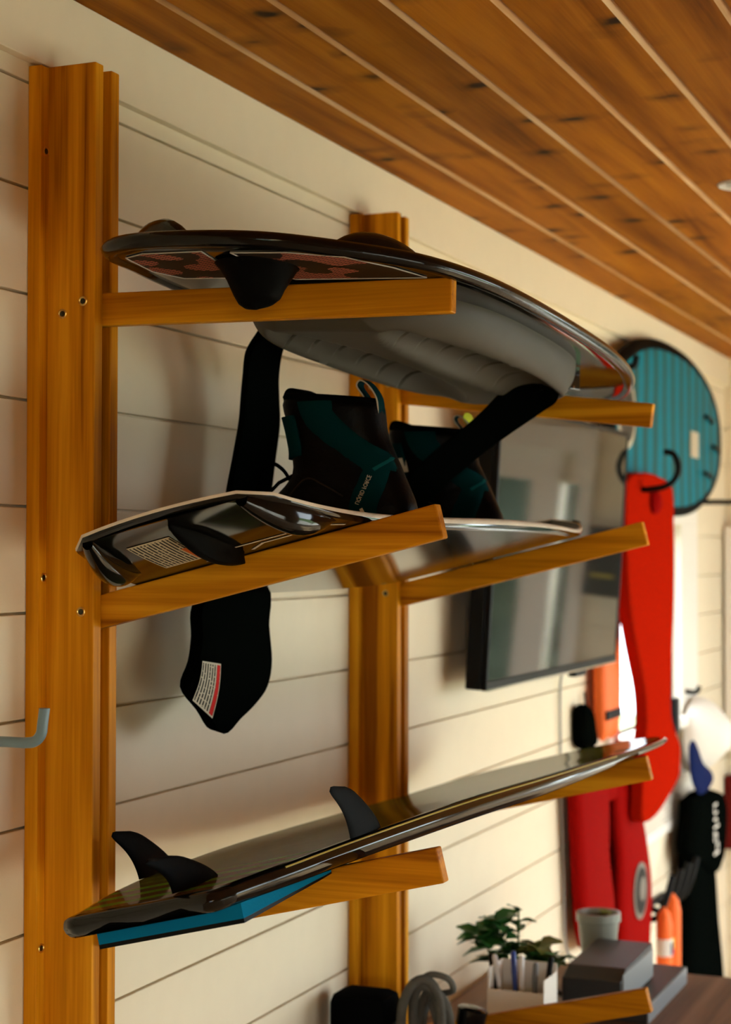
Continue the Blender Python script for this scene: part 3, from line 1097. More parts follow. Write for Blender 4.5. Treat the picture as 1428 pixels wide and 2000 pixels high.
# long strap, looping down past the wakeboard
stp = MB()
path = [((0.480, 0.524, 1.800), (0.018, -0.006, 0)), ((0.470, 0.526, 1.794), (0.026, 0.004, -0.014)), ((0.452, 0.526, 1.786), (0.046, 0.016, -0.044)), ((0.430, 0.520, 1.772), (0.044, 0.016, -0.050)),
        ((0.378, 0.480, 1.7185), (0.032, 0.013, -0.040)), ((0.338, 0.400, 1.663), (0.030, 0.013, -0.038)), ((0.312, 0.335, 1.618), (0.030, 0.013, -0.038)), ((0.245, 0.285, 1.578), (0.022, 0.04, -0.030)),
        ((0.165, 0.265, 1.538), (0.01, 0.09, -0.01)), ((0.105, 0.250, 1.510), (0.0, 0.11, 0.0)), ((0.085, 0.240, 1.480), (0.0, 0.13, 0.0))]
pp = spline([Vector(c) for c, w in path], 5)
ww = spline([Vector(w) for c, w in path], 5)
stp.ribbon(list(zip(pp, ww)), 0, 0.006)
strap = stp.build('strap', web_black, kb, 50)
sl = MB()
path = [((0.150, 0.190, 1.848), (0, 0.098, 0.012)), ((0.128, 0.202, 1.822), (0, 0.112, 0.016)), ((0.108, 0.232, 1.79), (0.0, 0.110, 0.012)), ((0.098, 0.250, 1.758), (0.0, 0.118, 0.010)), ((0.093, 0.258, 1.72), (0.0, 0.128, 0.006)),
        ((0.09, 0.246, 1.665), (0.0, 0.132, 0.0)), ((0.088, 0.232, 1.61), (0, 0.140, 0)), ((0.085, 0.222, 1.54), (0, 0.145, 0)), ((0.083, 0.215, 1.475), (0, 0.15, 0))]
pp = spline([Vector(c) for c, w in path], 5)
ww = spline([Vector(w) for c, w in path], 5)
sl.ribbon(list(zip(pp, ww)), 0, 0.010)
sl.build('strap_end', web_black, strap, 50)
# folded padded end of the strap, below the wakeboard
outl = [(0.070, 1.475), (0.262, 1.478), (0.270, 1.42), (0.280, 1.365), (0.262, 1.328), (0.215, 1.305), (0.155, 1.287), (0.104, 1.271), (0.062, 1.303), (0.016, 1.339), (0.040, 1.375), (0.050, 1.41), (0.048, 1.445)]


def pad_x(y, z):
    # front sheet: bent back along a crease at y = .125
    return 0.112 - 0.22 * max(0.125 - y, 0) * 0.25 - 0.06 * max(y - 0.14, 0) + 0.02 * max(1.40 - z, 0)


fp = MB()
o3 = spline([Vector((y, z)) for y, z in outl] + [Vector(outl[0])], 4)[:-1]
front = [Vector((pad_x(p.x, p.y), p.x, p.y)) for p in o3]
backr = [Vector((pad_x(p.x, p.y) - 0.030, p.x * 0.90 + 0.026, p.y * 0.97 + 0.042)) for p in o3]
cen = Vector((0, 0, 0))
for q in front:
    cen += q
cen /= len(front)
inn = [cen.lerp(q, 0.6) + Vector((0.006, 0, 0)) for q in front]
inn2 = [cen.lerp(q, 0.6) + Vector((-0.036, 0, 0)) for q in front]
fp.loft([inn, [cen.lerp(q, 0.93) + Vector((0.004, 0, 0)) for q in front], front, backr, inn2], True, True, True)
fp.build('strap_pad', web_black, strap, 40)


def lab(u, v):
    # u along the rows (downwards in the picture), v across
    top = Vector((0.034, 1.378)).lerp(Vector((0.084, 1.371)), v)
    bot = Vector((0.006, 1.326)).lerp(Vector((0.058, 1.297)), v)
    p = top.lerp(bot, u) + Vector((0.012, 0.0)) * math.sin(u * math.pi) * 0.5
    return (pad_x(p.x, p.y) + 0.0085, p.x, p.y)


uvquad('warning_label', lab, label_strap, strap, 10, 4)

# ------------------------------------------------------------------ wakeboard on the middle arms
WZ0, WS, WYC, WL = 1.4744, 0.207, 0.280, 0.665


def wp(s, y, off):
    return Vector((0.09, y, WZ0)) + E3 * s + N3 * off


def woff(y):
    return -0.012 + 0.053 * min(abs((y - WYC) / WL), 1.05) ** (4 if y < WYC else 7)


def whw(y):
    return 0.196 - 0.073 * min(abs((y - WYC) / WL), 1) ** 2.4


def wcut(y, ye):
    # corner rounding, larger at the far tip
    r, c = (0.03, 0.022) if y < WYC else (0.09, 0.050)
    q = min((ye - abs(y - WYC)) / r, 1)
    return c * (1 - q) ** 2.2


def woutline(inset, n=44):
    """(s, y) loop: two rails and two nearly straight ends with small corners"""
    P = []
    m_ = n
    ye = WL - inset
    for i in range(m_ + 1):
        y = WYC - ye + 2 * ye * i / m_
        hw = whw(y) - inset - wcut(y, ye)
        P.append(Vector((WS + hw, y)))
    hwe, hwn = whw(WYC + WL) - inset - 0.050, whw(WYC - WL) - inset - 0.022
    for i in range(1, 8):
        t = 1 - 2 * i / 8
        P.append(Vector((WS + hwe * t, WYC + ye + 0.010 * (1 - t * t))))
    for i in range(m_ + 1):
        y = WYC + ye - 2 * ye * i / m_
        hw = whw(y) - inset - wcut(y, ye)
        P.append(Vector((WS - hw, y)))
    for i in range(1, 8):
        t = -1 + 2 * i / 8
        P.append(Vector((WS + hwn * t, WYC - ye - 0.010 * (1 - t * t))))
    return P


def wthick(y):
    return 0.017 - 0.008 * min(abs((y - WYC) / WL), 1) ** 2


def wring(inset, f):
    return [wp(p.x, p.y, woff(p.y) + wthick(p.y) * f) for p in woutline(inset)]


def wgrid(inset, f, mb):
    """fills a ring with cross strips so that the rocker is followed"""
    n = 44
    ye = WL - inset
    rows = []
    for i in range(n + 1):
        y = WYC - ye + 2 * ye * i / n
        hw = whw(y) - inset - wcut(y, ye)
        rows.append([mb.bm.verts.new(wp(WS + hw * (-1 + 2 * k / 12), y, woff(y) + wthick(y) * f)) for k in range(13)])
    for a, c in zip(rows, rows[1:]):
        for k in range(12):
            mb.bm.faces.new((a[k], a[k + 1], c[k + 1], c[k]))
    for sg, row in ((1, rows[-1]), (-1, rows[0])):
        hwe = whw(WYC + WL) - inset - (0.050 if sg > 0 else 0.022)
        ends = [mb.bm.verts.new(wp(WS + hwe * (-1 + 2 * k / 12), WYC + sg * (ye + 0.010 * (1 - (-1 + 2 * k / 12) ** 2) + 1e-5), woff(WYC + sg * ye) + wthick(WYC + sg * ye) * f)) for k in range(13)]
        for k in range(12):
            mb.bm.faces.new((row[k], row[k + 1], ends[k + 1], ends[k]))


wb = empty('wakeboard', tuple(wp(WS, WYC, 0)), 'glossy black wakeboard with two black and teal boots on the middle arms', 'wakeboard')
bm_ = MB()
wgrid(0.006, 0.0, bm_)
bm_.build('base', gloss_black, wb, 40)
dk = MB()
wgrid(0.004, 1.0, dk)
dk.build('deck', satin_black, wb, 40)
sdm = MB()
sdm.loft([wring(0.006, 0.0), wring(0.001, 0.2), wring(0.0, 0.45)], True, False, False)
sdm.build('sidewall', gloss_black, wb, 60)
MB().loft([wring(0.0, 0.45), wring(-0.0006, 0.55), wring(-0.0004, 0.82), wring(0.004, 1.0)], True, False, False).build('edge', edge_cream, wb, 60)

# moulded corner ridges under both ends
for sg in (-1, 1):
    for side in (-1, 1):
        rm = MB()
        rings = []
        for i in range(15):
            t = i / 14
            y = WYC + sg * (WL - 0.008 - (0.180 if sg < 0 else 0.050) * t)
            s = WS + side * (whw(y) - 0.014 - 0.012 * t - 0.010 * (1 - t) ** 4)
            hh = (0.026 if sg < 0 else 0.012) * math.sin(math.pi * min(t * 1.15 + 0.06, 1)) ** 0.7 + 0.0005
            wd = 0.017 * math.sin(math.pi * min(t * 0.93 + 0.07, 1)) ** 0.6 + 0.0008
            rings.append([wp(s + wd * math.cos(k), y, woff(y) + 0.001 - hh * math.sin(k)) for k in [math.pi * j / 10 for j in range(11)]])
        rm.loft(rings, False, False, False)
        rm.build('corner_ridge', gloss_black, wb, 70)
# centre fins
for sg in (-1, 1):
    rings = []
    for i in range(15):
        t = i / 14
        y = WYC + sg * ((WL - 0.020 - 0.172 * t) if sg < 0 else (WL - 0.012 - 0.048 * t))
        hh = (0.027 if sg < 0 else 0.014) * (math.sin(math.pi * min(t * 0.80 + 0.02, 1)) ** 0.75) * (1 - 0.25 * t) + 0.0005
        wd = 0.0085 * (1 - (2 * t - 1) ** 2) ** 0.5 + 0.0012
        base = woff(y) + 0.001
        rings.append([wp(WS + wd * a_, y, base - hh * b_) for a_, b_ in ((1.6, 0), (1.0, 0.25), (0.8, 0.6), (0.5, 0.93), (0, 1.0), (-0.5, 0.93), (-0.8, 0.6), (-1.0, 0.25), (-1.6, 0))])
    MB().loft(rings, False, False, False).build('fin', fin_black, wb, 50)


def wflat(s, y, lift=0.0006):
    return wp(s, y, woff(y) - lift)


uvquad('warning_sticker', lambda u, v: wflat(0.118 + 0.058 * v + 0.012 * (1 - u), -0.335 + 0.108 * u), label_cream, wb, 8, 4)
for ln in ([(0.215, -0.235), (0.330, -0.235), (0.350, -0.205)], [(0.228, -0.205), (0.250, -0.222), (0.315, -0.222)], [(0.165, -0.205), (0.187, -0.228), (0.200, -0.228)]):
    sm_ = MB()
    for (a, c) in zip(ln, ln[1:]):
        d_ = (Vector(c) - Vector(a)).normalized()
        nrm = Vector((-d_.y, d_.x)) * 0.0022
        q = [Vector(a) + nrm - d_ * 0.002, Vector(c) + nrm + d_ * 0.002, Vector(c) - nrm + d_ * 0.002, Vector(a) - nrm - d_ * 0.002]
        sm_.face([wflat(v.x, v.y) for v in q])
    sm_.build('graphic_line', cream_ink, wb)


# boots -------------------------------------------------------------
def boot(sh, yc, tw, first):
    """sh: s of the heel, yc: y of the boot axis, tw: twist (toe towards +y)"""
    top0 = wthick(yc) + woff(yc)
    A = (-E3 * math.cos(tw) + Vector((0, 1, 0)) * math.sin(tw)).normalized()   # heel -> toe
    B = N3.cross(A).normalized()                                                # across
    if B.y > 0:
        B = -B                                                                  # towards the camera
    O = wp(sh, yc, top0 + 0.012)
    #     c      heel    toe    half width
    tab = [(0.000, 0.000, 0.285, 0.048), (0.014, -0.004, 0.290, 0.051), (0.035, -0.002, 0.282, 0.049), (0.058, 0.002, 0.240, 0.046), (0.080, 0.006, 0.190, 0.044),
           (0.100, 0.010, 0.158, 0.043), (0.122, 0.014, 0.150, 0.043), (0.145, 0.014, 0.146, 0.045), (0.168, 0.012, 0.146, 0.047), (0.186, 0.012, 0.146, 0.048), (0.195, 0.018, 0.140, 0.045)]

    def prm(c):
        return (sinterp([(r[0], r[1]) for r in tab], c), sinterp([(r[0], r[2]) for r in tab], c), sinterp([(r[0], r[3]) for r in tab], c))

    def pt(c, ang, out=0.0):
        h, t_, w_ = prm(c)
        m_, r_ = (h + t_) / 2, (t_ - h) / 2
        ca, sa = math.cos(ang), math.sin(ang)
        e = 0.72
        fx = math.copysign(abs(ca) ** e, ca)
        fy = math.copysign(abs(sa) ** e, sa)
        # narrower heel than ball
        ww_ = w_ * (1.0 - 0.16 * max(-fx, 0))
        crease = 0.0022 * math.sin(c * 210 + 2.2 * fx) * max(0, 1 - abs(c - 0.11) / 0.06)
        return O + A * (m_ + (r_ + out) * fx) + B * (ww_ + out + crease) * fy + N3 * (c * 0.945 + 0.020 * fx * max((c - 0.09) / 0.105, 0) ** 1.3)

    def side(a, c, out=0.002):
        """point on the camera side of the shell at length a, height c"""
        h, t_, w_ = prm(c)
        m_, r_ = (h + t_) / 2, (t_ - h) / 2
        fx = max(-0.995, min(0.995, (a - m_) / r_))
        ca = math.copysign(abs(fx) ** (1 / 0.72), fx)
        sa = math.sqrt(max(1 - ca * ca, 0))
        return pt(c, math.atan2(sa, ca), out)

    bo_ = MB()
    cs = [0.0, 0.007, 0.014, 0.024, 0.035, 0.046, 0.058, 0.07, 0.08, 0.09, 0.10, 0.111, 0.122, 0.133, 0.145, 0.157, 0.168, 0.178, 0.186, 0.192, 0.195]
    K = 40
    rings = [[pt(c, 2 * math.pi * k / K) for k in range(K)] for c in cs]
    rings += [[pt(0.192, 2 * math.pi * k / K, -0.010) for k in range(K)], [pt(0.165, 2 * math.pi * k / K, -0.014) for k in range(K)]]
    bo_.loft(rings)
    bt = bo_.build('boot', leather, wb, 70)
    MB().loft([[pt(0.0, 2 * math.pi * k / K, 0.006) - N3 * 0.012 for k in range(K)], [pt(0.0, 2 * math.pi * k / K, 0.007) for k in range(K)], [pt(0.008, 2 * math.pi * k / K, 0.005) for k in range(K)]]).build('sole', neop, bt, 50)

    def band(pts, wid, name, mat, out=0.0028, n=6):
        """strip along a centre line (a, c) with width list"""
        P = spline([Vector(p) for p in pts], n)
        Wd = spline([Vector((w_, 0)) for w_ in wid], n)
        rows = []
        mb_ = MB()
        for i_, p in enumerate(P):
            t_ = (P[min(i_ + 1, len(P) - 1)] - P[max(i_ - 1, 0)]).normalized()
            nn = Vector((-t_.y, t_.x))
            h_ = Wd[i_].x / 2
            row = []
            for k_ in range(7):
                f_ = -1 + 2 * k_ / 6
                q = p + nn * h_ * f_
                row.append(side(q.x, max(q.y, 0.001), out if abs(f_) < 0.99 else 0.0))
            rows.append(row)
        mb_.loft(rows, False, False, False)
        return mb_.build(name, mat, bt, 60)
    band([(0.085, 0.190), (0.082, 0.165), (0.052, 0.122), (0.024, 0.085), (0.024, 0.072)], [0.050, 0.046, 0.036, 0.036, 0.038], 'ankle_strap', teal_web)
    band([(0.020, 0.084), (0.034, 0.060), (0.050, 0.034), (0.058, 0.004)], [0.028, 0.036, 0.038, 0.036], 'heel_strap', teal_web, 0.0026)
    band([(0.030, 0.076), (0.014, 0.083), (0.0085, 0.088)], [0.007, 0.006, 0.005], 'heel_tab', teal_dim, 0.0034)
    band([(0.26, 0.030), (0.18, 0.055), (0.125, 0.088), (0.10, 0.075), (0.075, 0.050)], [0.0025] * 5, 'seam', seam_mat, 0.0030)
    band([(0.130, 0.010), (0.105, 0.022), (0.075, 0.030)], [0.0025] * 3, 'seam', seam_mat, 0.0030)
    if first:
        def tmap(x, y):
            t_ = 0.36 + x * 0.62
            a0 = Vector((0.064, 0.008)).lerp(Vector((0.026, 0.064)), t_)
            d_ = Vector((0.026 - 0.064, 0.064 - 0.008)).normalized()
            nn = Vector((d_.y, -d_.x))
            q = a0 - nn * (y * 0.052 - 0.004) + nn * 0.010
            return side(q.x, max(q.y, 0.001), 0.0040)
        text_mesh('LIQUID FORCE', tmap, 'lettering', cream_ink, bt)
        # small leaf mark before the word
        q0 = side(0.070, 0.010, 0.0042)
        MB().face([side(0.0545 + dx, 0.0235 + dz, 0.0042) for dx, dz in ((-0.003, -0.003), (0.002, -0.002), (0.003, 0.003), (-0.001, 0.004))]).build('mark', cream_ink, bt)
    # closure tab on the front of the cuff
    fm_ = MB()
    rows = []
    for i_ in range(9):
        c = 0.122 + 0.050 * i_ / 8
        rows.append([pt(c, math.radians(a_), 0.005) for a_ in (2, 14, 26, 38, 50, 62)])
    fm_.loft(rows, False, False, False)
    cuff = fm_.build('closure_tab', teal_web, bt, 60)
    for v in range(1):
        mod = cuff.modifiers.new('thickness', 'SOLIDIFY')
        mod.thickness = 0.006
        mod.offset = 1.0
    # collar roll and tongue tip
    MB().tube([pt(0.194, 2 * math.pi * k / 30, -0.003) for k in range(30)], 0.006, 8, closed=True).build('collar', neop, bt, 60)
    tg = [pt(0.186, math.radians(0), -0.008), pt(0.190, 0, -0.008) + N3 * 0.006, pt(0.190, 0, -0.014) + N3 * 0.011, pt(0.19, 0, -0.026) + N3 * 0.006, pt(0.19, 0, -0.04) - N3 * 0.006]
    MB().ribbon([(p, B * 0.042) for p in spline(tg, 4)], 0, 0.008).build('tongue', neop, bt, 60)
    # heel pull loop
    hp = pt(0.186, math.pi, -0.002)
    lp = [hp - N3 * 0.014, hp + N3 * 0.008 - A * 0.003, hp + N3 * 0.028 + A * 0.004, hp + N3 * 0.038 + A * 0.014, hp + N3 * 0.032 + A * 0.021, hp + N3 * 0.014 + A * 0.014, hp - N3 * 0.004 + A * 0.010]
    pl = MB().ribbon([(p, B * 0.020) for p in spline(lp, 4)], 0, 0.0025).build('pull_loop', teal_web, bt, 60)
    sp_ = spline(lp, 4)
    MB().tube([p + B * 0.0105 for p in sp_], 0.0011, 6).build('loop_edge', cream_ink, pl)
    if not first:
        c_ = sp_[8]
        MB().lathe([(0.011, 0.0), (0.011, 0.0012), (0.002, 0.0016)], c_ + B * 0.002 - A * 0.004, (-A + B * 0.6), 16).build('loop_patch', yellow_tag, pl)
        band([(0.122, 0.150), (0.122, 0.128)], [0.006, 0.006], 'cuff_mark', cream_ink, 0.012, 2)
    # elastic lace
    l0 = pt(0.096, math.radians(18), 0.002)
    lc = [l0, l0 + A * 0.022 + N3 * 0.012, l0 + A * 0.030 + N3 * 0.030, l0 + A * 0.046 + N3 * 0.030, l0 + A * 0.060 + N3 * 0.006, l0 + A * 0.064 - N3 * 0.022]
    lc = [l0 - A * 0.004, l0 + A * 0.004 + N3 * 0.018, l0 + A * 0.018 + N3 * 0.030, l0 + A * 0.036 + N3 * 0.024, l0 + A * 0.050 - N3 * 0.002, l0 + A * 0.056 - N3 * 0.026]
    MB().tube(spline(lc, 6), 0.0026, 8).build('lace', web_black, bt, 60)
    MB().tube([l0 + A * 0.050 - N3 * 0.018, l0 + A * 0.014 + N3 * 0.002, l0 - A * 0.01 + N3 * 0.006], 0.0026, 8).build('lace', web_black, bt, 60)
    return bt


boot(0.346, 0.050, math.radians(3), True)
boot(0.308, 0.540, math.radians(-4), False)

# ------------------------------------------------------------------ wakesurf board on the lower arms, bottom up
SZ0, SS = 1.074, 0.215


def sp3(s, y, off):
    return Vector((0.09, y, SZ0)) + E3 * s + N3 * off


S_HW = [(-0.445, 0.100), (-0.40, 0.109), (-0.30, 0.137), (-0.10, 0.172), (0.10, 0.197), (0.40, 0.224), (0.70, 0.234), (0.95, 0.238), (1.10, 0.228), (1.22, 0.190), (1.30, 0.125), (1.345, 0.040)]
S_TOP = [(-0.445, 0.022), (-0.2, 0.029), (0.1, 0.029), (0.4, 0.022), (0.7, 0.014), (0.95, 0.0075), (1.345, 0.004)]
S_TH = [(-0.445, 0.022), (-0.25, 0.025), (0.3, 0.026), (0.7, 0.018), (0.86, 0.0125), (1.345, 0.010)]


def shw(y):
    return sinterp(S_HW, y)


def stop(y):
    return sinterp(S_TOP, y)


def sth(y):
    return sinterp(S_TH, y)


sfb = empty('surfboard', tuple(sp3(SS, 0.3, 0)), 'dark glossy surfboard with three black fins lying bottom up on the lower arms', 'surfboard')
SYS = [-0.445 + (1.345 + 0.445) * (i / 66) for i in range(67)]


def sring(inset, f):
    P = []
    for y in SYS:
        P.append(sp3(SS + shw(y) - inset, y, stop(y) - sth(y) * f))
    P.append(sp3(SS, 1.352 - inset, stop(1.345) - sth(1.345) * f))
    for y in reversed(SYS):
        P.append(sp3(SS - shw(y) + inset, y, stop(y) - sth(y) * f))
    # scalloped tail
    y = SYS[0]
    for t, dy in ((-0.8, -0.006), (-0.45, 0.010), (0.0, 0.0), (0.45, 0.010), (0.8, -0.006)):
        P.append(sp3(SS + shw(y) * t, y + dy - 0.004 + inset, stop(y) - sth(y) * f))
    return P


tm_ = MB()
rows = []
for y in SYS:
    rows.append([sp3(SS + (shw(y) - 0.012) * (-1 + 2 * k / 14), y + (0.012 if y == SYS[0] else 0), stop(y) + 0.0012) for k in range(15)])
tm_.loft(rows, False, False, False)
e_ = [tm_.bm.verts.new(p) for p in rows[-1]]
tm_.build('base', surf_top, sfb, 50, recalc=True)
tm_ = MB()
rows = [[sp3(SS + (shw(y) - 0.010) * (-1 + 2 * k / 14), y, stop(y) - sth(y)) for k in range(15)] for y in SYS]
tm_.loft(rows, False, False, False)
tm_.build('deck', satin_black, sfb, 50)
MB().loft([sring(0.014, -0.045), sring(0.007, -0.03), sring(0.002, 0.07), sring(0.0, 0.22), sring(-0.001, 0.40)], True, False, False).build('rail', gloss_black, sfb, 70)
MB().loft([sring(-0.001, 0.50), sring(0.001, 0.72), sring(0.006, 0.92), sring(0.012, 1.0)], True, False, False).build('rail', gloss_black, sfb, 70)
MB().loft([sring(-0.001, 0.40), sring(-0.0013, 0.45), sring(-0.001, 0.50)], True, False, False).build('rail_band', gloss_black, sfb, 70)
# yellow pinstripe along the upper edge of both rails
for side in (-1, 1):
    pts = []
    for y in SYS[4:44]:
        pts.append(sp3(SS + side * (shw(y) - 0.0012), y, stop(y) - sth(y) * 0.10))
    MB().tube(pts, 0.0011, 6).build('pinstripe', yellow_ink, sfb)
# blue traction pad under the tail
pd_out = [(0.124, -0.398), (0.310, -0.398), (0.318, -0.30), (0.326, -0.215), (0.326, -0.19), (0.095, -0.19), (0.11, -0.28)]


def pad_face(f, grow=0.0):
    return [sp3(s, y, stop(y) - sth(y) - (0.0225 - 0.012 * (y + 0.398) / 0.2) * f) for s, y in pd_out]


MB().loft([pad_face(-0.02), pad_face(0.78)], True, True, True).build('traction_pad', blue_foam, sfb)
MB().loft([pad_face(0.78), pad_face(1.0)], True, True, True).build('traction_pad_edge', satin_black, sfb)


def surf_fin(s, ya, yb_, h, rake, cant, prof):
    """fin standing on the upturned base between ya and yb_"""
    rings = []
    n = 14
    for i_ in range(n + 1):
        t = i_ / n
        lead, trail = prof(t)
        y0_ = yb_ + lead * (yb_ - ya)
        y1_ = ya + trail * (yb_ - ya)
        mid, half = (y0_ + y1_) / 2, abs(y0_ - y1_) / 2
        th = 0.0048 * (1 - 0.75 * t) * min(half / 0.02, 1) + 0.0005
        ring = []
        for k in range(16):
            a_ = 2 * math.pi * k / 16
            ring.append(sp3(s + cant * h * t + th * math.sin(a_), mid + half * math.cos(a_), stop(mid) + 0.0008 + h * t))
        rings.append(ring)
    return MB().loft(rings, True, False, True).build('fin', fin_black, sfb, 60)


def side_prof(t):
    # fractions of the base length: lead from the nose end, trail from the tail end
    lead = -0.90 * t ** 1.45
    trail = -0.52 * t ** 2.3
    if t > 0.78:
        q = (t - 0.78) / 0.22
        w_ = 1 + lead - trail
        k_ = 1 - math.sqrt(max(1 - q * q, 0))
        return lead - 0.55 * w_ * k_, trail + 0.30 * w_ * k_
    return lead, trail


surf_fin(0.064, -0.188, -0.092, 0.066, 0, -0.06, side_prof)
surf_fin(0.366, -0.205, -0.110, 0.066, 0, 0.06, side_prof)
surf_fin(SS + 0.030, -0.425, -0.315, 0.046, 0, 0.0, side_prof)

# ------------------------------------------------------------------ television
TY0, TY1, TZ0, TZ1 = 1.332, 2.412, 1.241, 1.846
tvr = empty('television', (0.05, (TY0 + TY1) / 2, TZ0), 'black flat screen television, switched off, mounted on the shiplap wall', 'television')
TT = Matrix.Translation((0.092, 0, TZ0)) @ Matrix.Rotation(math.radians(3.4), 4, 'Y')
MB().box((-0.048, TY0, 0), (-0.012, TY1, TZ1 - TZ0), 0.004, TT).build('back_shell', tv_black, tvr)
fm = MB()
hz = TZ1 - TZ0
fm.box((-0.012, TY0, 0), (0.0, TY1, 0.020), 0.002, TT)
fm.box((-0.012, TY0, hz - 0.012), (0.0, TY1, hz), 0.002, TT)
fm.box((-0.012, TY0, 0.020), (0.0, TY0 + 0.010, hz - 0.012), 0.002, TT)
fm.box((-0.012, TY1 - 0.010, 0.020), (0.0, TY1, hz - 0.012), 0.002, TT)
fm.build('bezel', tv_black, tvr)
MB().box((-0.0115, TY0 + 0.010, 0.020), (-0.002, TY1 - 0.010, hz - 0.012), 0, TT).build('screen', screen_m, tvr)
MB().box((-0.013, TY0 + 0.004, -0.002), (0.0015, TY1 - 0.004, 0.003), 0.001, TT).build('lower_strip', chrome, tvr)
MB().box((-0.02, 2.02, -0.016), (0.0, 2.12, 0.0), 0.002, TT).build('sensor', tv_black, tvr)
MB().box((0.002, TY0 + 0.35, TZ0 + 0.15), (0.055, TY1 - 0.35, TZ0 + 0.45), 0.002).build('wall_bracket', tv_black, tvr)
cb = MB().tube(spline([(0.03, 2.150, 1.26), (0.012, 2.160, 1.20), (0.008, 2.172, 1.10), (0.008, 2.178, 0.92), (0.008, 2.20, 0.72), (0.010, 2.205, 0.55), (0.03, 2.215, 0.47)], 8), 0.0035, 8).build('cable', cord_grey)
tag(cb, 'thin grey cable running down the wall below the television', 'cable')
MB().box((0.0, 2.135, 1.222), (0.022, 2.185, 1.246), 0.002).build('cable_clip', white_box, cb)

# ------------------------------------------------------------------ grey bent hook at the left edge
hk_ = empty('wall_hook', (0.0, -0.45, 1.31), 'grey rubber coated hook sticking out of the wall at the left edge', 'hook')
MB().tube(spline([(0.0, -0.45, 1.313), (0.06, -0.45, 1.3145), (0.12, -0.45, 1.3155), (0.150, -0.45, 1.3155), (0.163, -0.45, 1.318), (0.1705, -0.45, 1.326), (0.1725, -0.45, 1.338), (0.1745, -0.45, 1.352), (0.1747, -0.45, 1.3545)], 6),
          0.0061, 16).build('hook_rod', hook_grey, hk_, 60)
MB().box((0.0005, -0.475, 1.29), (0.004, -0.425, 1.34), 0.001).build('hook_plate', hook_grey, hk_)

# ------------------------------------------------------------------ teal oval board on the wall
tbm = empty('oval_board', (0.07, 3.2, 1.64), 'teal striped oval board with a black rim hung high on the wall', 'board')


def oval(f, x):
    P = []
    for k in range(64):
        a = 2 * math.pi * k / 64
        ca, sa = math.cos(a), math.sin(a)
        P.append((x, 3.27 + 0.795 * f * math.copysign(abs(ca) ** 0.9, ca), 1.910 + 0.268 * (f if f > 0.99 else f - 0.03) * math.copysign(abs(sa) ** 0.9, sa)))
    return P


MB().loft([oval(0.97, 0.022), oval(1.0, 0.032), oval(1.0, 0.046), oval(0.985, 0.055), oval(0.915, 0.0565)], True, True, False).build('rim', fin_black, tbm, 50)
MB().loft([oval(0.915, 0.0565), oval(0.88, 0.058)], True, False, True).build('face', teal_board, tbm)
mo = MB().lathe([(0.105, 0.0), (0.105, 0.002), (0.088, 0.0022)], (0.058, 2.665, 1.922), (1, 0, 0), 32).build('medallion', cream_ink, tbm)
MB().lathe([(0.086, 0.0), (0.086, 0.003), (0.01, 0.003)], (0.058, 2.665, 1.922), (1, 0, 0), 32).build('medallion_centre', box_top, mo)
MB().box((0.0575, 3.52, 1.840), (0.060, 3.64, 1.925), 0.001, None).build('sticker', cream_ink, tbm)
for k, (yy, zz) in enumerate(((3.78, 1.98), (3.90, 1.885), (3.76, 1.79))):
    MB().tube(spline([(0.016, yy + 0.14, zz - 0.006), (0.066, yy + 0.06, zz - 0.004), (0.068, yy - 0.06, zz + 0.006)], 5), 0.007, 8).build('rim_strap', satin_black, tbm, 60)
for (yy, zz, nm) in ((2.51, 2.06, 'left'), (3.96, 1.735, 'right')):
    ph = MB().tube(spline([(0.0, yy, zz - 0.03), (0.06, yy, zz - 0.03), (0.115, yy, zz - 0.028), (0.125, yy, zz)], 5), 0.009, 10).build('board_peg', satin_black, None, 60)
    tag(ph, 'black wall peg at the %s end of the teal oval board' % ('near' if nm == 'left' else 'far'), 'peg', 'pegs holding the teal board')

# ------------------------------------------------------------------ red saddle float on its black hook
rs = empty('saddle_float', (0.085, 2.8, 0.78), 'red hourglass shaped foam float hanging from a black hook', 'float')
outl = [(2.511, 1.716), (2.593, 1.743), (2.767, 1.754), (2.942, 1.746), (3.067, 1.721), (3.082, 1.607), (3.078, 1.498), (3.051, 1.367), (3.013, 1.246), (2.986, 1.127), (2.992, 1.05), (3.051, 0.996), (3.117, 0.952),
        (3.121, 0.897), (3.103, 0.852), (2.953, 0.808), (2.811, 0.779), (2.66, 0.788), (2.65, 0.875), (2.66, 0.974), (2.686, 1.061), (2.669, 1.148), (2.593, 1.252), (2.538, 1.345), (2.511, 1.432), (2.501, 1.585)]
o3 = [Vector(p) for p in spline([Vector(p) for p in outl] + [Vector(outl[0])], 3)[:-1]]
cc = Vector((2.4, 1.3))


def srow(inset, x):
    P = []
    n = len(o3)
    for i_ in range(n):
        t = (o3[(i_ + 1) % n] - o3[i_ - 1]).normalized()
        q = o3[i_] + Vector((t.y, -t.x)) * (-inset)
        bend = 0.006 * math.sin((q.y - 0.78) * 5.0)
        P.append((x + bend, q.x, q.y))
    return P


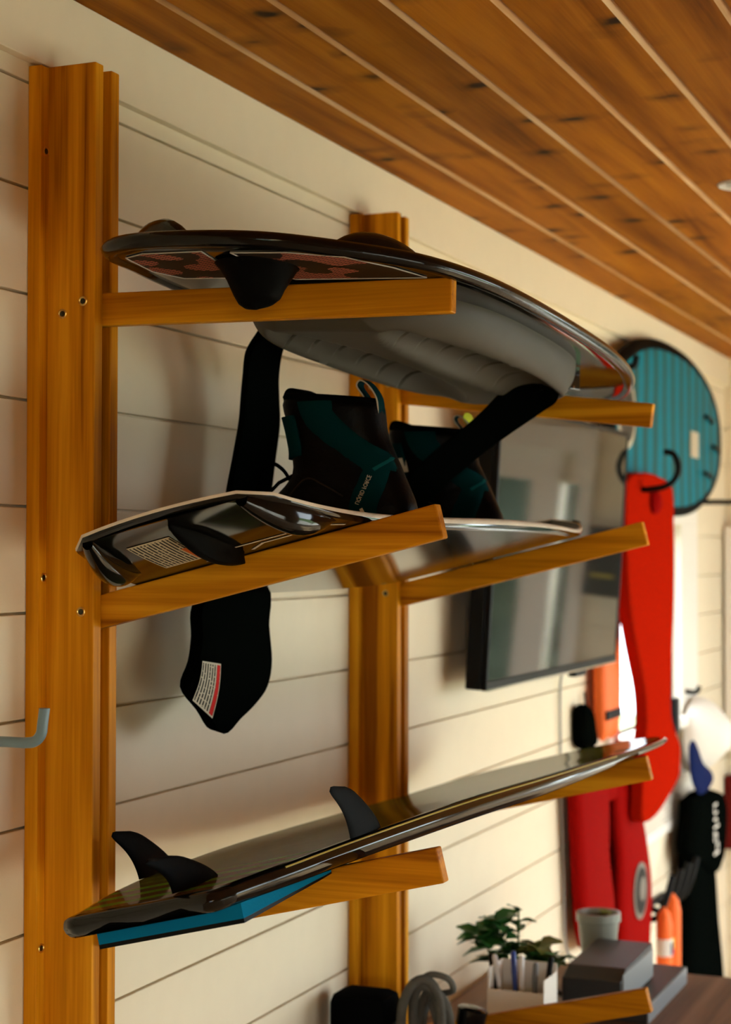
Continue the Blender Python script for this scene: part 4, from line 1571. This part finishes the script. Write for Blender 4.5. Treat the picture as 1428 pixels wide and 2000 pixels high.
rb_ = MB()
rb_.loft([srow(-0.004, 0.068), srow(0.0, 0.072), srow(0.0, 0.101), srow(-0.004, 0.105)], True, True, True)
sfo = rb_.build('body', red_foam, rs, 35)
MB().lathe([(0.001, -0.002), (0.028, 0.0), (0.036, 0.008), (0.030, 0.018), (0.012, 0.026)], (0.100, 2.80, 1.672), (1, 0, 0), 20).build('plug', red_cloth, rs, 60)
MB().box((0.078, 3.105, 0.985), (0.100, 3.155, 1.09), 0.003).build('grip', satin_black, rs)
hkb = MB().tube(spline([(0.0, 2.68, 1.715), (0.05, 2.675, 1.71), (0.105, 2.67, 1.704), (0.133, 2.66, 1.705), (0.169, 2.66, 1.712), (0.195, 2.66, 1.732), (0.205, 2.66, 1.762), (0.195, 2.66, 1.796), (0.178, 2.66, 1.806), (0.165, 2.66, 1.806)], 6), 0.0085, 12).build('wall_hook', satin_black, None, 60)
tag(hkb, 'black curved hook holding the red foam float', 'hook')

# ------------------------------------------------------------------ things farther along the wall
def pillow(mb_, outline, x0_, x1_, inset=0.02):
    """padded panel parallel to the wall from a (y, z) outline"""
    o2 = [Vector(p) for p in spline([Vector(p) for p in outline] + [Vector(outline[0])], 4)[:-1]]
    c = Vector((0, 0))
    for q in o2:
        c += q
    c /= len(o2)

    def row(f, x):
        return [(x, c.x + (q.x - c.x) * f, c.y + (q.y - c.y) * f) for q in o2]
    xm_ = (x0_ + x1_) / 2
    mb_.loft([row(0.86, x0_), row(0.96, x0_ + 0.2 * (x1_ - x0_)), row(1.0, xm_), row(0.96, x1_ - 0.2 * (x1_ - x0_)), row(0.80, x1_)])
    return mb_


ov = empty('orange_vest', (0.03, 2.66, 0.97), 'bright orange foam vest hanging beside the window behind the television', 'vest')
pillow(MB(), [(2.44, 1.50), (2.52, 1.52), (2.61, 1.50), (2.62, 1.25), (2.61, 1.04), (2.52, 1.03), (2.45, 1.04), (2.435, 1.25)], 0.020, 0.056).build('panel', orange_mat, ov, 60)
MB().box((0.054, 2.45, 1.08), (0.059, 2.60, 1.105), 0.001).build('belt', satin_black, ov)

bt_ = empty('black_pouch', (0.03, 2.4, 1.0), 'black pointed pouch on the wall left of the orange vest', 'pouch')
pillow(MB(), [(2.29, 1.12), (2.32, 1.135), (2.37, 1.115), (2.40, 1.06), (2.415, 1.02), (2.36, 1.01), (2.31, 1.02), (2.29, 1.05)], 0.003, 0.045).build('body', web_black, bt_, 60)
MB().tube([(0.02, 2.38, 1.10), (0.012, 2.39, 1.16)], 0.004, 8).build('cord', satin_black, bt_)

# red inflatable vest: two hanging lobes joined at the neck
rv = empty('red_vest', (0.05, 2.55, 0.36), 'red horseshoe life vest with a round grey badge hanging on the wall', 'life vest')
pillow(MB(), [(2.156, 0.94), (2.245, 0.977), (2.37, 0.966), (2.454, 0.919), (2.469, 0.83), (2.464, 0.726), (2.506, 0.622), (2.532, 0.522), (2.433, 0.491), (2.287, 0.507), (2.229, 0.538), (2.193, 0.716)], 0.022, 0.064).build('lobe', red_cloth, rv, 60)
pillow(MB(), [(2.558, 0.903), (2.652, 0.94), (2.757, 0.903), (2.851, 0.789), (2.924, 0.674), (2.976, 0.538), (2.96, 0.402), (2.934, 0.355), (2.788, 0.381), (2.631, 0.423), (2.6, 0.559), (2.6, 0.684), (2.569, 0.789)], 0.022, 0.064).build('lobe', red_cloth, rv, 60)
pillow(MB(), [(2.224, 0.961), (2.443, 0.998), (2.704, 0.956), (2.777, 0.888), (2.652, 0.857), (2.475, 0.857), (2.308, 0.872)], 0.018, 0.056).build('collar', red_cloth, rv, 60)
bd = MB().lathe([(0.080, 0.0), (0.080, 0.003), (0.068, 0.0035)], (0.0655, 2.783, 0.571), (1, 0, 0), 28).build('badge', badge_grey, rv)
MB().lathe([(0.066, 0.0), (0.066, 0.0045), (0.03, 0.0046)], (0.0655, 2.783, 0.571), (1, 0, 0), 28).build('badge_ring', satin_black, bd)
MB().lathe([(0.034, 0.0), (0.034, 0.0050), (0.01, 0.0051)], (0.0655, 2.797, 0.574), (1, 0, 0), 20).build('badge_centre', badge_grey, bd)
sv = empty('black_sleeve', (0.01, 2.54, 0.45), 'black garment strip hanging between the two lobes of the red vest', 'garment')
pillow(MB(), [(2.485, 0.851), (2.569, 0.851), (2.61, 0.768), (2.595, 0.58), (2.59, 0.454), (2.527, 0.433), (2.495, 0.559), (2.485, 0.716)], 0.003, 0.020).build('body', web_black, sv, 60)

# vent grille
vg = empty('vent_grille', (0.0, 3.38, 0.64), 'white slatted vent grille on the wall behind the red float', 'vent')
fm = MB()
for a, c in (((0.0005, 2.95, 0.645), (0.012, 3.76, 0.675)), ((0.0005, 2.95, 0.885), (0.012, 3.76, 0.915)), ((0.0005, 2.95, 0.675), (0.012, 3.0, 0.885)), ((0.0005, 3.71, 0.675), (0.012, 3.76, 0.885))):
    fm.box(a, c, 0.001)
fm.build('frame', trimw, vg)
for i_ in range(14):
    z_ = 0.680 + i_ * 0.0148
    MB().prism([(0.001, 3.0, z_), (0.010, 3.0, z_ - 0.004), (0.010, 3.0, z_), (0.001, 3.0, z_ + 0.004)], (0, 0.71, 0)).build('slat', trimw, vg)

# rack of small black hooks with two orange flares
hr = empty('hook_strip', (0.0, 3.2, 0.4), 'black strip of slanted hooks low on the wall', 'hook rack')
MB().tube([(0.012, 2.985, 0.470), (0.012, 3.355, 0.455)], 0.010, 8).build('bar', satin_black, hr)
for i_ in range(4):
    yy = 3.00 + 0.115 * i_
    MB().tube(spline([(0.012, yy, 0.455), (0.06, yy, 0.45), (0.085, yy + 0.02, 0.50), (0.10, yy + 0.05, 0.57)], 5), 0.010, 8).build('hook', satin_black, hr, 60)
for i_, (yy, lb) in enumerate(((3.00, 'orange flare tube with a printed sleeve, hanging nearest on the black hooks'), (3.115, 'plain orange flare tube hanging second on the black hooks'))):
    fl = empty('flare', (0.085, yy, 0.2), lb, 'flare', 'orange flares on the black hooks')
    MB().lathe([(0.022, 0.0), (0.024, 0.01), (0.024, 0.20), (0.018, 0.23), (0.004, 0.25)], (0.085, yy, 0.235 + 0.02 * i_), (0, 0, 1), 18).build('tube', orange_mat, fl, 40)
    if i_ == 0:
        MB().lathe([(0.0245, 0.0), (0.0245, 0.05)], (0.085, yy, 0.345), (0, 0, 1), 18).build('sleeve', white_box, fl, 40)
        MB().box((0.108, yy - 0.012, 0.35), (0.111, yy + 0.002, 0.385)).build('sleeve_print', pen_blue, fl)
        MB().box((0.108, yy + 0.003, 0.365), (0.111, yy + 0.014, 0.395)).build('sleeve_print', yellow_tag, fl)
    MB().tube([(0.085, yy, 0.46 + 0.02 * i_), (0.078, yy + 0.012, 0.492)], 0.004, 8).build('cord', satin_black, fl)

# cap with navy brim
cp = empty('cap', (0.08, 3.6, 0.78), 'white cap with a navy brim hanging near the corner', 'cap')
rings = []
for i_ in range(9):
    t = i_ / 8
    r = math.sin(t * math.pi / 2)
    rings.append([(0.145 - 0.10 * (1 - r) * 0 - 0.11 * t + 0.0, 3.70 + 0.20 * (1.0 if i_ == 0 else 1.0) * math.cos(2 * math.pi * k / 28) * (1 - 0.0 * t) * (0.35 + 0.65 * r), 0.925 + 0.125 * math.sin(2 * math.pi * k / 28) * (0.35 + 0.65 * r)) for k in range(28)])
MB().loft(rings).build('crown', cap_white, cp, 60)
pillow(MB(), [(3.30, 0.93), (3.36, 0.94), (3.48, 0.86), (3.62, 0.815), (3.66, 0.78), (3.55, 0.755), (3.43, 0.765), (3.33, 0.83)], 0.09, 0.105).build('brim', navy, cp, 60)
cph = MB().tube(spline([(0.0, 3.62, 1.075), (0.05, 3.62, 1.07), (0.065, 3.62, 1.09)], 5), 0.008, 8).build('wall_hook', satin_black, None, 60)
tag(cph, 'small black hook above the white cap', 'hook')

# black bag with white lettering
bb = empty('black_bag', (0.08, 3.65, 0.1), 'long black garment with white lettering hanging below the white cap', 'garment')
pillow(MB(), [(3.43, 0.75), (3.60, 0.755), (3.85, 0.72), (3.96, 0.66), (3.90, 0.47), (3.70, 0.46), (3.52, 0.52), (3.38, 0.58), (3.42, 0.68)], 0.03, 0.10).build('flap', web_black, bb, 60)
pillow(MB(), [(3.44, 0.60), (3.70, 0.58), (3.80, 0.50), (3.86, 0.30), (3.97, -0.02), (3.68, -0.06), (3.43, 0.04), (3.44, 0.30)], 0.02, 0.085).build('body', web_black, bb, 60)
text_mesh('Pahu', lambda x, y: (0.102, 3.66 + 0.11 * y * 2.0, 0.53 + 0.17 * x), 'lettering', white_box, bb)
# white framed cabinet edge at the far corner
fr_ = empty('white_frame', (0.02, 4.35, 0.8), 'white framed cabinet door in the far corner', 'cabinet')
MB().box((0.012, 4.33, 0.80), (0.042, 4.36, 1.625), 0.002).build('frame_stile', trimw, fr_)
MB().box((0.042, 4.33, 1.585), (0.55, 4.36, 1.625), 0.002).build('frame_rail', trimw, fr_)
MB().box((0.042, 4.33, 1.225), (0.55, 4.36, 1.265), 0.002).build('frame_rail', trimw, fr_)
MB().box((0.042, 4.33, 0.80), (0.55, 4.36, 0.84), 0.002).build('frame_rail', trimw, fr_)
MB().box((0.51, 4.33, 0.84), (0.55, 4.36, 1.585), 0.002).build('frame_stile', trimw, fr_)
MB().box((0.042, 4.345, 0.84), (0.51, 4.35, 1.585)).build('panel', box_side, fr_)

fb_ = empty('red_wall_box', (0.08, 4.37, 0.44), 'dark red box low on the end wall in the corner', 'box')
MB().box((0.006, 4.345, 0.44), (0.17, 4.405, 0.71), 0.004).build('body', dark_red, fb_)
MB().box((0.04, 4.342, 0.52), (0.14, 4.345, 0.60), 0.001).build('plate', cream_ink, fb_)

wc_ = empty('wall_cabinet', (0.65, 4.38, 1.30), 'small dark cabinet on the end wall between the cabinet door and the glazed door', 'cabinet')
MB().box((0.57, 4.30, 1.30), (0.715, 4.409, 1.56), 0.003).build('body', box_top, wc_)
MB().box((0.60, 4.296, 1.37), (0.69, 4.30, 1.385), 0.001).build('plate', yellow_ink, wc_)

# ------------------------------------------------------------------ ceiling light
cl = empty('ceiling_light', (0.62, 1.34, CEIL), 'round white downlight set into the plank ceiling', 'light')
MB().lathe([(0.030, 0.0), (0.046, -0.004), (0.048, 0.0)], (0.62, 1.34, CEIL - 0.0005), (0, 0, 1), 28).build('ring', lamp_white, cl, 50)
MB().lathe([(0.031, 0.0), (0.001, 0.001)], (0.62, 1.34, CEIL - 0.003), (0, 0, 1), 28).build('lens', lamp_glass, cl)

# ------------------------------------------------------------------ desk and what stands on it
DZ = 0.60
dk_ = empty('desk', (0.5, 1.05, FLOOR), 'brown wooden desk along the wall under the boards', 'desk')
MB().prism([(x, y, DZ - 0.03) for x, y in ((0.017, 0.35), (0.98, 0.35), (0.98, 1.745), (0.017, 1.745), (0.017, 0.905), (0.095, 0.905), (0.095, 0.81), (0.017, 0.81))], (0, 0, 0.03), 0.0015).build('desktop', deskwood, dk_)
for (a, c) in ((0.14, 0.39), (0.92, 0.39), (0.14, 1.70), (0.92, 1.70)):
    MB().box((a - 0.025, c - 0.025, FLOOR), (a + 0.025, c + 0.025, DZ - 0.03), 0.002).build('leg', box_top, dk_)
MB().box((0.12, 0.37, DZ - 0.10), (0.96, 1.725, DZ - 0.03), 0.001).build('apron', deskwood, dk_)

# black speaker-like pouch in front of the far upright
bg_ = empty('camera_case', (0.08, 0.74, DZ), 'rounded black case on the desk below the rack upright', 'case')
MB().box((0.022, 0.67, DZ), (0.132, 0.76, DZ + 0.168), 0.020).build('body', neop, bg_, 40)
MB().box((0.132, 0.69, DZ + 0.03), (0.136, 0.74, DZ + 0.12), 0.003).build('front_panel', satin_black, bg_)

# coil of braided rope
rp_ = empty('rope_coil', (0.2, 0.80, DZ), 'coil of grey braided rope on the desk', 'rope')
for i_, (cx, cz, rx_, rz_, yy, tl) in enumerate(((0.186, DZ + 0.105, 0.036, 0.095, 0.700, 0.1), (0.190, DZ + 0.102, 0.026, 0.086, 0.715, -0.1), (0.196, DZ + 0.098, 0.030, 0.080, 0.730, 0.2), (0.186, DZ + 0.094, 0.018, 0.065, 0.745, 0.0))):
    pts = []
    for k in range(36):
        a = 2 * math.pi * k / 36
        pts.append((cx + rx_ * math.cos(a) + tl * rz_ * math.sin(a) * 0.3, yy + 0.010 * math.sin(2 * a + i_), cz + rz_ * math.sin(a)))
    MB().tube(pts, 0.0085, 10, closed=True).build('loop', rope_mat, rp_, 60)
MB().tube(spline([(0.175, 0.705, DZ + 0.190), (0.200, 0.71, DZ + 0.207), (0.228, 0.72, DZ + 0.200), (0.232, 0.735, DZ + 0.178), (0.210, 0.745, DZ + 0.168), (0.190, 0.745, DZ + 0.165)], 6), 0.0055, 10).build('rope_end', rope_mat, rp_, 60)

# small black torch
gd = empty('torch', (0.25, 0.90, DZ), 'small black torch lying beside the rope coil', 'torch')
MB().lathe([(0.014, 0.0), (0.018, 0.006), (0.018, 0.07), (0.026, 0.085), (0.027, 0.11), (0.022, 0.113)], (0.235, 0.765, DZ + 0.030), (0.15, 0.10, 0.88), 20).build('barrel', gloss_black, gd, 40)
MB().box((0.232, 0.755, DZ), (0.280, 0.80, DZ + 0.035), 0.012).build('stand', scuff_black, gd, 40)

# white pen box
pc = empty('pen_holder', (0.25, 1.0, DZ), 'white card pen holder full of pens on the desk', 'pen holder')
PX0, PX1, PY_0, PY_1 = 0.198, 0.308, 1.02, 1.11
for a, c in (((PX0, PY_0, DZ), (PX1, PY_0 + 0.003, DZ + 0.112)), ((PX0, PY_1 - 0.003, DZ), (PX1, PY_1, DZ + 0.150)), ((PX0, PY_0 + 0.003, DZ), (PX0 + 0.003, PY_1 - 0.003, DZ + 0.15)), ((PX1 - 0.003, PY_0 + 0.003, DZ), (PX1, PY_1 - 0.003, DZ + 0.135)),
             ((PX0 + 0.003, PY_0 + 0.003, DZ), (PX1 - 0.003, PY_1 - 0.003, DZ + 0.004))):
    MB().box(a, c, 0.0008).build('panel', white_box, pc)
for i_, (px, py, lx, ly, ln, mt, lb) in enumerate(((0.216, 1.045, -0.15, 0.1, 0.165, satin_black, 'black pen at the left of the white holder'), (0.232, 1.05, -0.20, 0.05, 0.165, pen_white, 'silver white pen leaning left in the white holder'), (0.249, 1.055, -0.10, 0.1, 0.17, pen_blue, 'blue pen in the middle of the white holder'),
                                                   (0.262, 1.045, -0.06, 0.1, 0.165, pen_white, 'white pen right of the blue pen in the holder'), (0.276, 1.06, 0.0, 0.1, 0.15, box_side, 'grey pen towards the right of the white holder'), (0.290, 1.06, 0.10, 0.1, 0.165, satin_black, 'black pen leaning right in the white holder'))):
    pe = empty('pen', (px, py, DZ + 0.005), lb, 'pen', 'pens in the white holder')
    ax = Vector((lx, ly, 1)).normalized()
    MB().lathe([(0.001, 0.0), (0.0045, 0.012), (0.0050, ln * 0.75)], (px, py, DZ + 0.006), ax, 10).build('barrel', mt, pe, 40)
    MB().lathe([(0.0054, ln * 0.75), (0.0054, ln - 0.004), (0.003, ln)], (px, py, DZ + 0.006), ax, 10).build('pen_cap', mt, pe, 40)

# leafy plant behind the pen box
pl_ = empty('leafy_plant', (0.2, 1.2, DZ), 'bushy green potted plant behind the white pen holder', 'plant')
MB().lathe([(0.035, 0.0), (0.048, 0.07), (0.044, 0.07), (0.04, 0.06)], (0.195, 1.19, DZ), (0, 0, 1), 24).build('pot', ceramic, pl_, 40)
lfm = MB()
lfm.loft([[(0.0, 0, 0)] * 1 + [(0.004, 0.001, 0.002)] * 0 + [(0.002, 0, 0.001)] + [(-0.002, 0, 0.001)], [(0.012, 0.012, 0.004), (0.0, 0.013, 0.0), (-0.012, 0.012, 0.004)], [(0.013, 0.022, 0.003), (0.0, 0.024, -0.001), (-0.013, 0.022, 0.003)], [(0.003, 0.036, -0.004), (0.0, 0.037, -0.005), (-0.003, 0.036, -0.004)]], False, False, False)
lt = lfm.build('leaf', green_leaf, None, 60)
leaf_me = lt.data
bpy.data.objects.remove(lt)
leaf_me2 = leaf_me.copy()
leaf_me2.materials[0] = olive_leaf
rnd = random.Random(3)


def add_leaf(parent, at, az, pitch, sc, me):
    o = bpy.data.objects.new('leaf', me)
    o.location = Vector(at) - origin(parent)
    o.rotation_euler = (pitch, rnd.uniform(-0.3, 0.3), az)
    o.scale = (sc, sc, sc)
    link(o, parent)


stems = [((0.195, 1.19, DZ + 0.06), (0.150, 1.17, DZ + 0.15), (0.135, 1.16, DZ + 0.185)), ((0.195, 1.19, DZ + 0.06), (0.175, 1.18, DZ + 0.16), (0.165, 1.175, DZ + 0.205)), ((0.195, 1.19, DZ + 0.06), (0.205, 1.19, DZ + 0.16), (0.208, 1.185, DZ + 0.225)),
         ((0.195, 1.19, DZ + 0.06), (0.230, 1.19, DZ + 0.13), (0.250, 1.18, DZ + 0.165)), ((0.195, 1.19, DZ + 0.06), (0.25, 1.20, DZ + 0.12), (0.285, 1.20, DZ + 0.135))]
for i_, st_ in enumerate(stems):
    sp_ = spline(st_, 6)
    MB().tube(sp_, 0.002, 6).build('stem', stem_mat, pl_)
    for k in range(4, len(sp_)):
        for r in range(2 if i_ == 2 else 3):
            add_leaf(pl_, sp_[k], rnd.uniform(0, 6.28), rnd.uniform(-0.2, 0.7), rnd.uniform(1.0, 1.5) * (0.7 if i_ == 2 else 1), leaf_me2 if i_ == 3 and k > 7 else leaf_me)

# flat drawing box with a smaller black box on it
b1 = empty('flat_case', (0.33, 1.35, DZ), 'wide flat dark grey case on the desk under the black box', 'case')
MB().box((0.29, 1.30, DZ), (0.435, 1.66, DZ + 0.036), 0.003, Matrix.Translation((0.0, 0.0, 0))).build('body', box_top, b1)
MB().box((0.435, 1.30, DZ), (0.438, 1.66, DZ + 0.034), 0.001).build('side_panel', box_side, b1)
b2_ = empty('black_box', (0.33, 1.42, DZ + 0.036), 'black box with a sloping lid stacked on the flat case', 'box')
MB().prism([(0.272, 1.265, DZ + 0.0365), (0.272, 1.265, DZ + 0.086), (0.272, 1.31, DZ + 0.103), (0.272, 1.535, DZ + 0.108), (0.272, 1.535, DZ + 0.0365)], (0.120, 0, 0), 0.003).build('body', box_top, b2_)
MB().box((0.392, 1.275, DZ + 0.040), (0.3945, 1.53, DZ + 0.098), 0.001).build('side_panel', box_side, b2_)

# grey plant pot with a small succulent
pt_ = empty('succulent_pot', (0.29, 1.60, DZ), 'grey green tapered pot with a small succulent behind the black box', 'plant pot')
MB().lathe([(0.031, 0.0), (0.044, 0.130), (0.048, 0.132), (0.048, 0.150), (0.042, 0.150), (0.040, 0.135)], (0.258, 1.60, DZ), (0, 0, 1), 28).build('pot', ceramic, pt_, 35)
MB().lathe([(0.040, 0.0), (0.001, 0.002)], (0.258, 1.60, DZ + 0.138), (0, 0, 1), 20).build('soil', soil, pt_)
for k in range(12):
    a = k * 2.4
    add_leaf(pt_, (0.272 + 0.004 * math.cos(a), 1.60 + 0.004 * math.sin(a), DZ + 0.140), a, 0.5 + 0.05 * k, 0.55, leaf_me2)
cc_ = MB().tube(spline([(0.30, 1.20, DZ + 0.012), (0.27, 1.22, DZ + 0.05), (0.25, 1.26, DZ + 0.06), (0.24, 1.33, DZ + 0.04), (0.23, 1.42, DZ + 0.01)], 6), 0.005, 8).build('coiled_cable', satin_black)
tag(cc_, 'black cable lying behind the pen holder', 'cable')
